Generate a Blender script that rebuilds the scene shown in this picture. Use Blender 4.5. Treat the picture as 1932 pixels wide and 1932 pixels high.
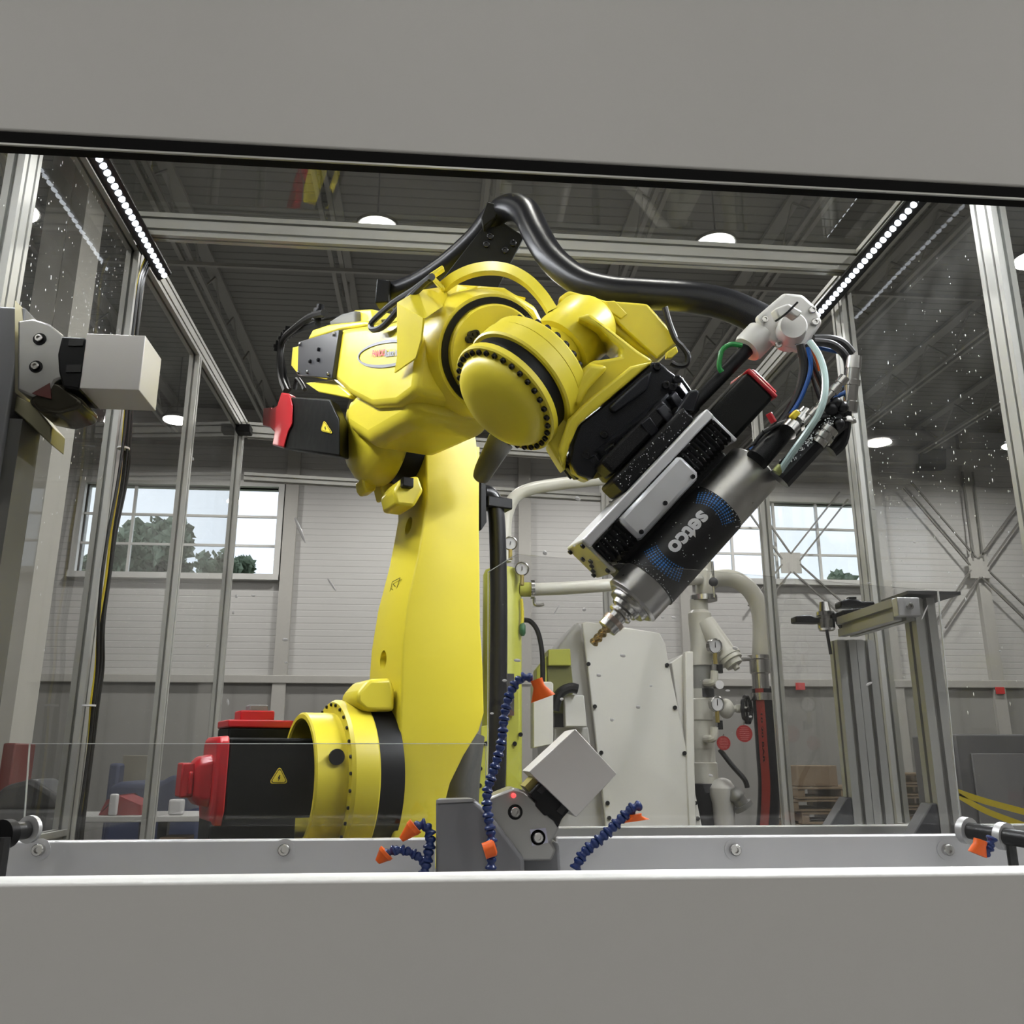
import bpy, bmesh, math, random
from mathutils import Vector, Matrix

for _o in list(bpy.data.objects):
    bpy.data.objects.remove(_o, do_unlink=True)
SC = bpy.context.scene
COL = SC.collection
random.seed(7)

# ------------------------------------------------------------------ camera
FPX = 1690.0                       # focal length in pixels of the 1932 frame
PITCH, YAW = math.radians(15.35), math.radians(4.9)
CAM = Vector((0, 0, 1.5))
VC = Vector((math.sin(YAW) * math.cos(PITCH), math.cos(YAW) * math.cos(PITCH), math.sin(PITCH)))
RC = Vector((math.cos(YAW), -math.sin(YAW), 0))
UC = RC.cross(VC)
cd = bpy.data.cameras.new('camera')
cam = bpy.data.objects.new('camera', cd)
COL.objects.link(cam)
m = Matrix((RC, UC, -VC)).transposed().to_4x4()
m.translation = CAM
cam.matrix_world = m
cd.sensor_fit = 'HORIZONTAL'
cd.sensor_width = 36.0
cd.lens = 36.0 * FPX / 1932.0
cd.clip_start = 0.05
cd.clip_end = 200
SC.camera = cam

# ------------------------------------------------------------------ world, view
w = bpy.data.worlds.new('overcast_sky')
SC.world = w
w.use_nodes = True
nt = w.node_tree
bg = nt.nodes['Background']
tc = nt.nodes.new('ShaderNodeTexCoord')
nz = nt.nodes.new('ShaderNodeTexNoise')
nz.inputs['Scale'].default_value = 2.2
nz.inputs['Detail'].default_value = 5
cr = nt.nodes.new('ShaderNodeValToRGB')
cr.color_ramp.elements[0].position = 0.35
cr.color_ramp.elements[0].color = (0.80, 0.86, 0.96, 1)
cr.color_ramp.elements[1].position = 0.65
cr.color_ramp.elements[1].color = (0.95, 0.97, 1.0, 1)
nt.links.new(tc.outputs['Generated'], nz.inputs['Vector'])
nt.links.new(nz.outputs['Fac'], cr.inputs['Fac'])
nt.links.new(cr.outputs['Color'], bg.inputs['Color'])
bg.inputs['Strength'].default_value = 1.6
SC.view_settings.view_transform = 'Standard'
SC.view_settings.look = 'None'
SC.view_settings.exposure = 0.0
SC.view_settings.gamma = 1.0
SC.view_settings.use_curve_mapping = False
SC.cycles.max_bounces = 4
SC.cycles.diffuse_bounces = 2
SC.cycles.glossy_bounces = 3
SC.cycles.transmission_bounces = 4
SC.cycles.transparent_max_bounces = 14
SC.cycles.caustics_reflective = False
SC.cycles.caustics_refractive = False
SC.cycles.adaptive_threshold = 0.15

LED_POWER = 32.0        # each bar of light inside the cell
BAY_POWER = 63.0       # each high-bay lamp of the hall


# ------------------------------------------------------------------ pixel -> place
def ray(x, y):
    return VC + RC * ((x - 966) / FPX) + UC * ((966 - y) / FPX)


def W(x, y, d):
    return CAM + ray(x, y) * d


def onP(x, y, p0, n):
    r = ray(x, y)
    return CAM + r * ((Vector(p0) - CAM).dot(n) / r.dot(n))


def onX(x, y, X):
    return onP(x, y, (X, 0, 0), Vector((1, 0, 0)))


def onY(x, y, Y):
    return onP(x, y, (0, Y, 0), Vector((0, 1, 0)))


def onZ(x, y, Z):
    return onP(x, y, (0, 0, Z), Vector((0, 0, 1)))


def pj(p):
    v = Vector(p) - CAM
    d = v.dot(VC)
    return (966 + FPX * v.dot(RC) / d, 966 - FPX * v.dot(UC) / d, d)


def V(x, y=None, z=None):
    return Vector((x, y, z)) if y is not None else Vector(x)


XA, YA, ZA = V(1, 0, 0), V(0, 1, 0), V(0, 0, 1)

# ------------------------------------------------------------------ materials
MATS = {}


def mat(name, color, rough=0.5, metal=0.0, noise=0.0, nscale=20.0, bump=0.0, bscale=60.0, coat=0.0,
        emit=0.0, alpha=None, stretch=None, trans=0.0, spec=None):
    if name in MATS:
        return MATS[name]
    mt = bpy.data.materials.new(name)
    mt.use_nodes = True
    t = mt.node_tree
    b = t.nodes['Principled BSDF']
    b.inputs['Base Color'].default_value = (*color, 1)
    b.inputs['Roughness'].default_value = rough
    b.inputs['Metallic'].default_value = metal
    if spec is not None:
        b.inputs['Specular IOR Level'].default_value = spec
    if coat:
        b.inputs['Coat Weight'].default_value = coat
        b.inputs['Coat Roughness'].default_value = 0.2
    if trans:
        b.inputs['Transmission Weight'].default_value = trans
    if emit:
        b.inputs['Emission Color'].default_value = (*color, 1)
        b.inputs['Emission Strength'].default_value = emit
        mt.cycles.emission_sampling = 'NONE'
    if noise or bump:
        g = t.nodes.new('ShaderNodeTexCoord')
        vec = g.outputs['Object']
        if stretch:
            mp = t.nodes.new('ShaderNodeMapping')
            mp.inputs['Scale'].default_value = stretch
            t.links.new(vec, mp.inputs['Vector'])
            vec = mp.outputs['Vector']
    if noise:
        n = t.nodes.new('ShaderNodeTexNoise')
        n.inputs['Scale'].default_value = nscale
        n.inputs['Detail'].default_value = 3
        t.links.new(vec, n.inputs['Vector'])
        mx = t.nodes.new('ShaderNodeMix')
        mx.data_type = 'RGBA'
        c0 = [max(0, c * (1 - noise)) for c in color]
        c1 = [min(1, c * (1 + noise)) for c in color]
        mx.inputs[6].default_value = (*c0, 1)
        mx.inputs[7].default_value = (*c1, 1)
        t.links.new(n.outputs['Fac'], mx.inputs[0])
        t.links.new(mx.outputs[2], b.inputs['Base Color'])
        rr = t.nodes.new('ShaderNodeMapRange')
        rr.inputs['To Min'].default_value = max(0.02, rough * 0.8)
        rr.inputs['To Max'].default_value = min(1, rough * 1.25)
        t.links.new(n.outputs['Fac'], rr.inputs['Value'])
        t.links.new(rr.outputs['Result'], b.inputs['Roughness'])
    if bump:
        n2 = t.nodes.new('ShaderNodeTexNoise')
        n2.inputs['Scale'].default_value = bscale
        n2.inputs['Detail'].default_value = 1
        t.links.new(vec, n2.inputs['Vector'])
        bp = t.nodes.new('ShaderNodeBump')
        bp.inputs['Strength'].default_value = bump
        bp.inputs['Distance'].default_value = 0.002
        t.links.new(n2.outputs['Fac'], bp.inputs['Height'])
        t.links.new(bp.outputs['Normal'], b.inputs['Normal'])
    MATS[name] = mt
    return mt


def glass(name, tint=(0.93, 0.94, 0.92), f0=0.045, haze=0.0, rough=0.02):
    if name in MATS:
        return MATS[name]
    mt = bpy.data.materials.new(name)
    mt.use_nodes = True
    t = mt.node_tree
    t.nodes.clear()
    out = t.nodes.new('ShaderNodeOutputMaterial')
    tr = t.nodes.new('ShaderNodeBsdfTransparent')
    tr.inputs['Color'].default_value = (*tint, 1)
    gl = t.nodes.new('ShaderNodeBsdfGlossy')
    gl.inputs['Roughness'].default_value = rough
    lw = t.nodes.new('ShaderNodeLayerWeight')
    lw.inputs['Blend'].default_value = 0.5
    pw = t.nodes.new('ShaderNodeMath')
    pw.operation = 'POWER'
    pw.inputs[1].default_value = 5
    ma = t.nodes.new('ShaderNodeMath')
    ma.operation = 'MULTIPLY_ADD'
    ma.inputs[1].default_value = 1 - f0
    ma.inputs[2].default_value = f0
    t.links.new(lw.outputs['Facing'], pw.inputs[0])
    t.links.new(pw.outputs[0], ma.inputs[0])
    mx = t.nodes.new('ShaderNodeMixShader')
    t.links.new(ma.outputs[0], mx.inputs['Fac'])
    t.links.new(tr.outputs[0], mx.inputs[1])
    t.links.new(gl.outputs[0], mx.inputs[2])
    sh = mx
    if haze:
        df = t.nodes.new('ShaderNodeBsdfDiffuse')
        df.inputs['Color'].default_value = (0.8, 0.8, 0.78, 1)
        m2 = t.nodes.new('ShaderNodeMixShader')
        g = t.nodes.new('ShaderNodeTexCoord')
        n = t.nodes.new('ShaderNodeTexNoise')
        n.inputs['Scale'].default_value = 7
        n.inputs['Detail'].default_value = 3
        t.links.new(g.outputs['Object'], n.inputs['Vector'])
        mr = t.nodes.new('ShaderNodeMapRange')
        mr.inputs['From Min'].default_value = 0.35
        mr.inputs['From Max'].default_value = 0.8
        mr.inputs['To Min'].default_value = haze * 0.3
        mr.inputs['To Max'].default_value = haze * 1.6
        t.links.new(n.outputs['Fac'], mr.inputs['Value'])
        t.links.new(mr.outputs['Result'], m2.inputs['Fac'])
        t.links.new(mx.outputs[0], m2.inputs[1])
        t.links.new(df.outputs[0], m2.inputs[2])
        sh = m2
    t.links.new(sh.outputs[0], out.inputs['Surface'])
    MATS[name] = mt
    return mt


YEL = mat('yellow_robot_paint', (0.74, 0.62, 0.040), 0.38, coat=0.12, noise=0.05, nscale=9, bump=0.10, bscale=45)
BLK = mat('satin_black_metal', (0.006, 0.006, 0.0065), 0.42, bump=0.05, spec=.2)
BLKM = mat('black_motor_housing', (0.006, 0.0063, 0.0055), 0.45, spec=.12, noise=0.2, nscale=30, bump=0.05)
FLG = mat('dark_grey_machined_flange', (0.014, 0.015, 0.019), 0.34, metal=0.3)
RED = mat('red_motor_cap', (0.50, 0.014, 0.022), 0.35, coat=0.2)
RUB = mat('black_rubber_hose', (0.009, 0.009, 0.011), 0.33, bump=0.05, spec=.35)
STEEL = mat('polished_steel', (0.55, 0.54, 0.52), 0.22, metal=1.0, noise=0.08, nscale=40)
ALU = mat('brushed_aluminium', (0.62, 0.62, 0.62), 0.42, metal=0.75, noise=0.06, nscale=30)
EXT = mat('anodised_aluminium_profile', (0.50, 0.50, 0.47), 0.45, metal=0.55, noise=0.04, nscale=8)
WHP = mat('cream_white_machine_paint', (0.72, 0.71, 0.66), 0.32, coat=0.3, noise=0.02)
DGR = mat('dark_grey_paint', (0.05, 0.05, 0.055), 0.5)
GRY = mat('blue_grey_steel_paint', (0.17, 0.17, 0.18), 0.45, noise=0.1)
BLU = mat('blue_plastic_segment', (0.008, 0.026, 0.13), 0.32)
ORG = mat('orange_plastic_nozzle', (0.85, 0.13, 0.01), 0.4)
GOLD = mat('gold_coated_cutter', (0.75, 0.55, 0.22), 0.2, metal=1.0)
YSTK = mat('yellow_sticker', (0.80, 0.62, 0.03), 0.5)
WTXT = mat('white_print', (0.75, 0.75, 0.76), 0.5)
BLT = mat('black_oxide_bolt', (0.012, 0.012, 0.014), 0.3, metal=0.3)

# ------------------------------------------------------------------ mesh builder
BASE = {}


class MB:
    def __init__(self):
        self.v = []
        self.f = []

    def add(self, vs, fs):
        o = len(self.v)
        self.v += [Vector(p) for p in vs]
        self.f += [[i + o for i in f] for f in fs]
        return self

    def box(self, c, size, ax=None):
        c = Vector(c)
        ax = ax or (XA, YA, ZA)
        h = [Vector(a).normalized() * s / 2 for a, s in zip(ax, size)]
        vs = [c + h[0] * i + h[1] * j + h[2] * k for i in (-1, 1) for j in (-1, 1) for k in (-1, 1)]
        return self.add(vs, [(0, 1, 3, 2), (4, 6, 7, 5), (0, 4, 5, 1), (2, 3, 7, 6), (0, 2, 6, 4), (1, 5, 7, 3)])

    def bb(self, x0, x1, y0, y1, z0, z1):
        return self.box(((x0 + x1) / 2, (y0 + y1) / 2, (z0 + z1) / 2), (abs(x1 - x0), abs(y1 - y0), abs(z1 - z0)))

    def prism(self, pts, vec):
        n = len(pts)
        pts = [Vector(p) for p in pts]
        vec = Vector(vec)
        vs = pts + [p + vec for p in pts]
        fs = [list(range(n - 1, -1, -1)), list(range(n, 2 * n))]
        fs += [[i, (i + 1) % n, n + (i + 1) % n, n + i] for i in range(n)]
        return self.add(vs, fs)

    def loft(self, rings, cap=True, closed=True):
        n = len(rings[0])
        vs = [p for r in rings for p in r]
        fs = []
        for k in range(len(rings) - 1):
            for i in range(n if closed else n - 1):
                j = (i + 1) % n
                fs.append([k * n + i, k * n + j, (k + 1) * n + j, (k + 1) * n + i])
        if cap:
            fs.append(list(range(n - 1, -1, -1)))
            fs.append([(len(rings) - 1) * n + i for i in range(n)])
        return self.add(vs, fs)

    def lathe(self, p0, axis, prof, seg=32, cap=True, up=None):
        p0 = Vector(p0)
        axis = Vector(axis).normalized()
        u = Vector(up) if up else (ZA if abs(axis.z) < 0.9 else XA)
        u = (u - axis * u.dot(axis)).normalized()
        q = axis.cross(u)
        rings = []
        for s, r in prof:
            r = max(r, 1e-4)
            rings.append([p0 + axis * s + (u * math.cos(2 * math.pi * i / seg) + q * math.sin(2 * math.pi * i / seg)) * r
                          for i in range(seg)])
        return self.loft(rings, cap)

    def cyl(self, p0, p1, r, seg=20, r1=None):
        p0, p1 = Vector(p0), Vector(p1)
        return self.lathe(p0, p1 - p0, [(0, r), ((p1 - p0).length, r if r1 is None else r1)], seg)

    def tube(self, pts, r, seg=10, sub=8, cap=True):
        P = smooth(pts, sub)
        n = len(P)
        rr = (lambda t: r) if not callable(r) else r
        T = []
        for i in range(n):
            T.append((P[min(i + 1, n - 1)] - P[max(i - 1, 0)]).normalized())
        u = ZA if abs(T[0].z) < 0.9 else XA
        u = (u - T[0] * u.dot(T[0])).normalized()
        rings = []
        for i in range(n):
            u = (u - T[i] * u.dot(T[i])).normalized()
            q = T[i].cross(u)
            R = rr(i / (n - 1))
            rings.append([P[i] + (u * math.cos(2 * math.pi * k / seg) + q * math.sin(2 * math.pi * k / seg)) * R
                          for k in range(seg)])
        return self.loft(rings, cap)

    def ball(self, c, r, seg=12, ring=8, sc=(1, 1, 1), ax=None):
        c = Vector(c)
        ax = ax or (XA, YA, ZA)
        rings = []
        for i in range(1, ring):
            a = math.pi * i / ring
            rings.append([c + (ax[0] * (math.sin(a) * math.cos(2 * math.pi * k / seg) * sc[0]) +
                               ax[1] * (math.sin(a) * math.sin(2 * math.pi * k / seg) * sc[1]) +
                               ax[2] * (math.cos(a) * sc[2])) * r for k in range(seg)])
        o = len(self.v)
        self.loft(rings, False)
        n = len(self.v)
        self.v += [c + ax[2] * r * sc[2], c - ax[2] * r * sc[2]]
        L = o + (ring - 2) * seg
        for k in range(seg):
            j = (k + 1) % seg
            self.f.append([n, o + j, o + k])
            self.f.append([n + 1, L + k, L + j])
        return self

    def mesh(self, name, off, smooth_ang=35):
        me = bpy.data.meshes.new(name)
        me.from_pydata([tuple(p - off) for p in self.v], [], self.f)
        bm = bmesh.new()
        bm.from_mesh(me)
        bmesh.ops.recalc_face_normals(bm, faces=bm.faces)
        bm.to_mesh(me)
        bm.free()
        if smooth_ang:
            me.polygons.foreach_set('use_smooth', [True] * len(me.polygons))
            me.set_sharp_from_angle(angle=math.radians(smooth_ang))
        return me

    def build(self, name, material, parent=None, bevel=0.0, bseg=2, ang=35, label=None, off=None, barc=30):
        if parent is not None:
            off = BASE[parent.name]
        elif off is None:
            lo = [min(p[i] for p in self.v) for i in range(3)]
            hi = [max(p[i] for p in self.v) for i in range(3)]
            off = V((lo[0] + hi[0]) / 2, (lo[1] + hi[1]) / 2, lo[2])
        me = self.mesh(name, off, ang)
        me.materials.append(material)
        o = bpy.data.objects.new(name, me)
        COL.objects.link(o)
        if parent is None:
            o.location = off
        else:
            o.parent = parent
        BASE[o.name] = off
        if bevel:
            b = o.modifiers.new('edge', 'BEVEL')
            b.width = bevel
            b.segments = bseg
            b.limit_method = 'ANGLE'
            b.angle_limit = math.radians(barc)
            b.harden_normals = False
        if label:
            o['label'] = label
        return o


def smooth(pts, sub):
    P = [Vector(p) for p in pts]
    if sub <= 1 or len(P) < 3:
        return P
    out = []
    n = len(P)
    for i in range(n - 1):
        a, b, c, d = P[max(i - 1, 0)], P[i], P[i + 1], P[min(i + 2, n - 1)]
        for k in range(sub):
            t = k / sub
            out.append(0.5 * ((2 * b) + (c - a) * t + (2 * a - 5 * b + 4 * c - d) * t * t + (3 * b - a - 3 * c + d) * t ** 3))
    out.append(P[-1])
    return out


def empty(name, loc, label, cat, group=None, kind=None):
    o = bpy.data.objects.new(name, None)
    COL.objects.link(o)
    o.location = loc
    o.empty_display_size = 0.1
    BASE[o.name] = Vector(loc)
    return tag(o, label, cat, group, kind)


def tag(o, label=None, cat=None, group=None, kind=None):
    if label:
        o['label'] = label
    if cat:
        o['category'] = cat
    if group:
        o['group'] = group
    if kind:
        o['kind'] = kind
    return o


def struct(o, label=None, cat=None):
    return tag(o, label, cat, None, 'structure')


def inst(name, me, loc, parent=None, axis=None, up=None, scale=1.0):
    """a copy sharing mesh data, its local z turned to axis"""
    o = bpy.data.objects.new(name, me)
    COL.objects.link(o)
    loc = Vector(loc)
    if parent is not None:
        o.parent = parent
        loc = loc - BASE[parent.name]
    M = Matrix.Identity(4)
    if axis is not None:
        z = Vector(axis).normalized()
        u = Vector(up) if up else (ZA if abs(z.z) < 0.9 else XA)
        x = (u - z * u.dot(z)).normalized()
        y = z.cross(x)
        M = Matrix((x, y, z)).transposed().to_4x4()
    sc = scale if isinstance(scale, (tuple, list)) else (scale,) * 3
    M = Matrix.Translation(loc) @ M @ Matrix.Diagonal((*sc, 1))
    o.matrix_basis = M
    BASE[o.name] = Vector(loc) if parent is None else BASE[parent.name]
    return o


def protomesh(mb, name, material, ang=35):
    me = mb.mesh(name, V(0, 0, 0), ang)
    me.materials.append(material)
    return me


# socket head screw, unit radius, z up
_b = MB().lathe((0, 0, -0.3), ZA, [(0, 0.9), (0, 1.0), (1.2, 1.0), (1.35, 0.85), (1.35, 0.5), (0.9, 0.5)], 12)
BOLT = protomesh(_b, 'bolt', BLT)
BOLT_S = protomesh(_b, 'steel_bolt', STEEL)


def bolts(parent, pts, axis, r, me=None, name='bolt'):
    for p in pts:
        inst(name, me or BOLT, p, parent, axis, scale=r)


def ringpts(c, axis, r, n, a0=0.0, a1=2 * math.pi, up=None):
    axis = Vector(axis).normalized()
    u = Vector(up) if up else (ZA if abs(axis.z) < 0.9 else XA)
    u = (u - axis * u.dot(axis)).normalized()
    q = axis.cross(u)
    return [Vector(c) + (u * math.cos(a0 + (a1 - a0) * i / n) + q * math.sin(a0 + (a1 - a0) * i / n)) * r for i in range(n)]


def textmesh(body, size, bold=0.0, extrude=0.0):
    """flat lettering as triangles in the xy plane, centred"""
    cu = bpy.data.curves.new('lettering', 'FONT')
    cu.body = body
    cu.size = size
    cu.offset = bold
    cu.resolution_u = 4
    cu.align_x = 'CENTER'
    cu.align_y = 'CENTER'
    ob = bpy.data.objects.new('lettering_tmp', cu)
    COL.objects.link(ob)
    dg = bpy.context.evaluated_depsgraph_get()
    me = bpy.data.meshes.new_from_object(ob.evaluated_get(dg))
    bpy.data.objects.remove(ob, do_unlink=True)
    vs = [v.co.copy() for v in me.vertices]
    fs = [list(p.vertices) for p in me.polygons]
    bpy.data.meshes.remove(me)
    return vs, fs
# ================================================================== hall
CONC = mat('concrete_floor', (0.17, 0.165, 0.155), 0.55, noise=0.15, nscale=3)


def siding(name, color, pitch, axis, rough=0.6, depth=0.004, dark=0.85):
    """ribbed metal sheet: fine ribs as relief"""
    mt = bpy.data.materials.new(name)
    mt.use_nodes = True
    t = mt.node_tree
    b = t.nodes['Principled BSDF']
    b.inputs['Roughness'].default_value = rough
    g = t.nodes.new('ShaderNodeTexCoord')
    sp = t.nodes.new('ShaderNodeSeparateXYZ')
    t.links.new(g.outputs['Object'], sp.inputs[0])
    mu = t.nodes.new('ShaderNodeMath')
    mu.operation = 'MULTIPLY'
    mu.inputs[1].default_value = 1.0 / pitch
    t.links.new(sp.outputs[axis], mu.inputs[0])
    fr = t.nodes.new('ShaderNodeMath')
    fr.operation = 'FRACT'
    t.links.new(mu.outputs[0], fr.inputs[0])
    cr = t.nodes.new('ShaderNodeValToRGB')
    e = cr.color_ramp.elements
    e[0].position = 0.0
    e[0].color = (0, 0, 0, 1)
    e[1].position = 0.12
    e[1].color = (1, 1, 1, 1)
    x = e.new(0.88)
    x.color = (1, 1, 1, 1)
    x = e.new(1.0)
    x.color = (0, 0, 0, 1)
    t.links.new(fr.outputs[0], cr.inputs['Fac'])
    mx = t.nodes.new('ShaderNodeMix')
    mx.data_type = 'RGBA'
    mx.inputs[6].default_value = (*[c * dark for c in color], 1)
    mx.inputs[7].default_value = (*color, 1)
    t.links.new(cr.outputs['Color'], mx.inputs[0])
    t.links.new(mx.outputs[2], b.inputs['Base Color'])
    bp = t.nodes.new('ShaderNodeBump')
    bp.inputs['Strength'].default_value = 0.6
    bp.inputs['Distance'].default_value = depth
    t.links.new(cr.outputs['Color'], bp.inputs['Height'])
    t.links.new(bp.outputs['Normal'], b.inputs['Normal'])
    return mt


WALLM = siding('ribbed_wall_sheet', (0.56, 0.555, 0.54), 0.10, 2)
WAIN = siding('flat_liner_panel', (0.31, 0.305, 0.29), 0.60, 0, dark=0.9)
DECK = siding('metal_roof_deck', (0.27, 0.27, 0.255), 0.15, 1, depth=0.02, dark=0.7)
STL = mat('grey_painted_structural_steel', (0.47, 0.46, 0.43), 0.55, noise=0.05)
JST = mat('grey_joist_steel', (0.38, 0.375, 0.355), 0.55)
CRM = mat('cream_column_cladding', (0.55, 0.54, 0.49), 0.5, noise=0.04, nscale=4)
WFR = mat('window_frame_white', (0.62, 0.62, 0.60), 0.4)

YW, X0, X1, YF, ZC = 14.0, -11.0, 14.0, -9.0, 7.0
struct(MB().bb(X0, X1, YF, YW, -0.2, 0).build('floor', CONC, ang=0))
ceil_ = struct(MB().bb(X0, X1, YF, YW + .2, ZC, ZC + .15).build('ceiling', DECK, ang=0))
wins = [(-5.50, -2.53, 4.24, 5.66), (4.10, 7.06, 4.30, 5.62)]
mb = MB()
mb.bb(X0, wins[0][0], YW, YW + .2, 0, ZC)
mb.bb(wins[0][1], wins[1][0], YW, YW + .2, 0, ZC)
mb.bb(wins[1][1], X1, YW, YW + .2, 0, ZC)
for a, b, c, d in wins:
    mb.bb(a, b, YW, YW + .2, 0, c).bb(a, b, YW, YW + .2, d, ZC)
wall = struct(mb.build('wall_back', WALLM, ang=0, off=V(0, YW, 0)))
wainscot = MB().bb(X0, X1, YW - .03, YW - .002, 0, 2.58).build('liner_panel', WAIN, wall, ang=0)
MB().bb(X0, X1, YW - .12, YW - .002, 2.58, 2.70).build('girt', STL, wall, bevel=.01)
MB().bb(X0, X1, YW - .14, YW - .002, 6.35, 6.62).build('eave_beam', JST, wall)
for x in (-9.3, -6.35, -2.32, 1.4, 4.0, 7.35, 9.05, 11.5):
    MB().bb(x - .10, x + .10, YW - .10, YW - .003, 0, ZC - .01).build('column', STL, wall)
# left, right and front walls of the hall
for nm, x0, x1, y0, y1 in (('wall_left', X0 - .2, X0, YF, YW), ('wall_right', X1, X1 + .2, YF, YW), ('wall_front', X0, X1, YF - .2, YF)):
    struct(MB().bb(x0, x1, y0, y1, 0, ZC).build(nm, WALLM, ang=0, off=V((x0 + x1) / 2, (y0 + y1) / 2, 0)))

WGL = glass('window_glass', (0.9, 0.93, 0.95), 0.04)
for k, (a, b, c, d) in enumerate(wins):
    fr = MB()
    t = .09
    fr.bb(a - t, b + t, YW - .09, YW + .1, d, d + t).bb(a - t, b + t, YW - .14, YW + .1, c - t, c)
    fr.bb(a - t, a, YW - .09, YW + .1, c, d).bb(b, b + t, YW - .09, YW + .1, c, d)
    fo = struct(fr.build('window_%d' % (k + 1), WFR, ang=0))
    nx, nzr = 4, 3
    for i in range(1, nx):
        x = a + (b - a) * i / nx
        MB().bb(x - .02, x + .02, YW + .0, YW + .05, c, d).build('mullion', WFR, fo)
    for j in range(1, nzr):
        z = c + (d - c) * j / nzr
        MB().bb(a, b, YW + .005, YW + .045, z - .018, z + .018).build('transom', WFR, fo)
    for i in range(nx):
        for j in range(nzr):
            MB().bb(a + (b - a) * i / nx + .02, a + (b - a) * (i + 1) / nx - .02, YW + .02, YW + .026,
                    c + (d - c) * j / nzr + .018, c + (d - c) * (j + 1) / nzr - .018).build('pane', WGL, fo, ang=0)

# roof joists run away from the camera
for i in range(-7, 9):
    x = -1.12 + 1.55 * i
    j = MB()
    for s in (-.05, .05):
        j.bb(x + s - .022, x + s + .022, YF + .1, YW - .15, 6.50, 6.545)
    j.bb(x - .07, x + .07, YF + .1, YW - .15, 6.95, 6.995)
    y = YF + .2
    up = True
    while y < YW - .7:
        j.cyl((x, y, 6.52 if up else 6.96), (x, y + .5, 6.96 if up else 6.52), .013, 5)
        y += .5
        up = not up
    j.build('joist', JST, ceil_, ang=0)
for y in (3.2, 8.6):
    MB().bb(X0, X1, y - .02, y + .02, 6.46, 6.50).build('bridging', JST, ceil_)

# free-standing building column seen through the left panes
p = onY(97, 326, 6.4)
q = onY(172, 326, 6.4)
cx0, cx1 = p.x, q.x
c = MB().bb(cx0, cx1, 6.4, 6.75, 0, 6.94)
c.bb(cx0 + .12, cx1 - .12, 6.385, 6.41, 0, 6.94)
struct(tag(c.build('building_column', CRM), 'wide cream-clad building column beyond the left glass panels', 'column'))

# diagonal wall braces on the right part of the back wall
BRC = mat('galvanised_brace_angle', (0.20, 0.195, 0.18), 0.5)


def brace(cx, cz, arms, lab):
    hub = onY(cx, cz, YW - .16)
    e = empty('wall_brace', hub, lab, 'brace', 'diagonal braces on the back wall')
    MB().box(hub, (.34, .02, .34)).build('gusset_plate', STL, e)
    for (px, py) in arms:
        t_ = onY(px, py, YW - .16)
        dr = (t_ - hub).normalized()
        sd = dr.cross(YA)
        for s in (-.09, .09):
            MB().box((hub + dr * .12 + t_) / 2 + sd * s, ((t_ - hub).length - .12, .03, .024), (dr, YA, sd)).build('brace_bar', BRC, e)
    return e


brace(1847, 1072, [(1712, 915), (1935, 950), (1775, 1178), (1990, 1210), (1825, 890)],
      'X-shaped steel wall bracing with gusset plate at the far right')
brace(1492, 1062, [(1592, 935), (1420, 960), (1590, 1150), (1420, 1150)],
      'X-shaped steel wall bracing crossing the right-hand window')

# ------------------------------------------------------------------ high-bay lamps
HBH = mat('high_bay_housing', (0.3, 0.3, 0.3), 0.4, metal=0.6)
HBE = mat('high_bay_lens', (1.0, 0.97, 0.90), 0.4, emit=14.0)
hb_pts = []
for yy in (7.05, 12.0):
    for i in range(5):
        hb_pts.append((-3.65 + 3.06 * i, yy))
for yy in (1.9, -3.6):
    for i in range(4):
        hb_pts.append((-3.65 + 3.9 * i, yy))
hb_lab = {(0, 0): 'high-bay lamp glowing at the upper left edge of the picture', (0, 1): 'high-bay lamp hanging over the back-left window',
          (0, 4): 'bright high-bay lamp low on the far right, near the wall'}
for k, (x, y) in enumerate(hb_pts):
    row = {7.05: 'middle', 12.0: 'far', 1.9: 'near', -3.6: 'rear'}[y]
    n = {v: [p for p in hb_pts if p[1] == v].index((x, y)) for v in (y,)}[y]
    order = ['leftmost', 'second', 'third', 'fourth', 'fifth'][n]
    lab = '%s round high-bay lamp from the left in the %s row under the roof' % (order, row) if n else \
        'leftmost round high-bay lamp in the %s row under the roof' % row
    e = empty('high_bay_lamp', (x, y, 6.02), lab, 'lamp', 'high-bay lamps under the hall roof')
    MB().lathe((x, y, 6.02), ZA, [(0, .185), (.03, .19), (.05, .16), (.09, .10), (.11, .04)], 24).build('housing', HBH, e)
    MB().lathe((x, y, 6.005), ZA, [(0, .165), (.014, .17)], 24).build('lens', HBE, e)
    MB().cyl((x, y, 6.12), (x, y, 6.97), .008, 8).build('suspension_rod', HBH, e)
    ld = bpy.data.lights.new('high_bay_light', 'AREA')
    ld.shape = 'DISK'
    ld.size = .36
    ld.energy = BAY_POWER
    ld.color = (1.0, 0.98, 0.94)
    lo = bpy.data.objects.new('high_bay_light', ld)
    COL.objects.link(lo)
    lo.parent = e
    lo.location = (0, 0, -.03)
# ================================================================== machining cell enclosure
S4 = .04


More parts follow.
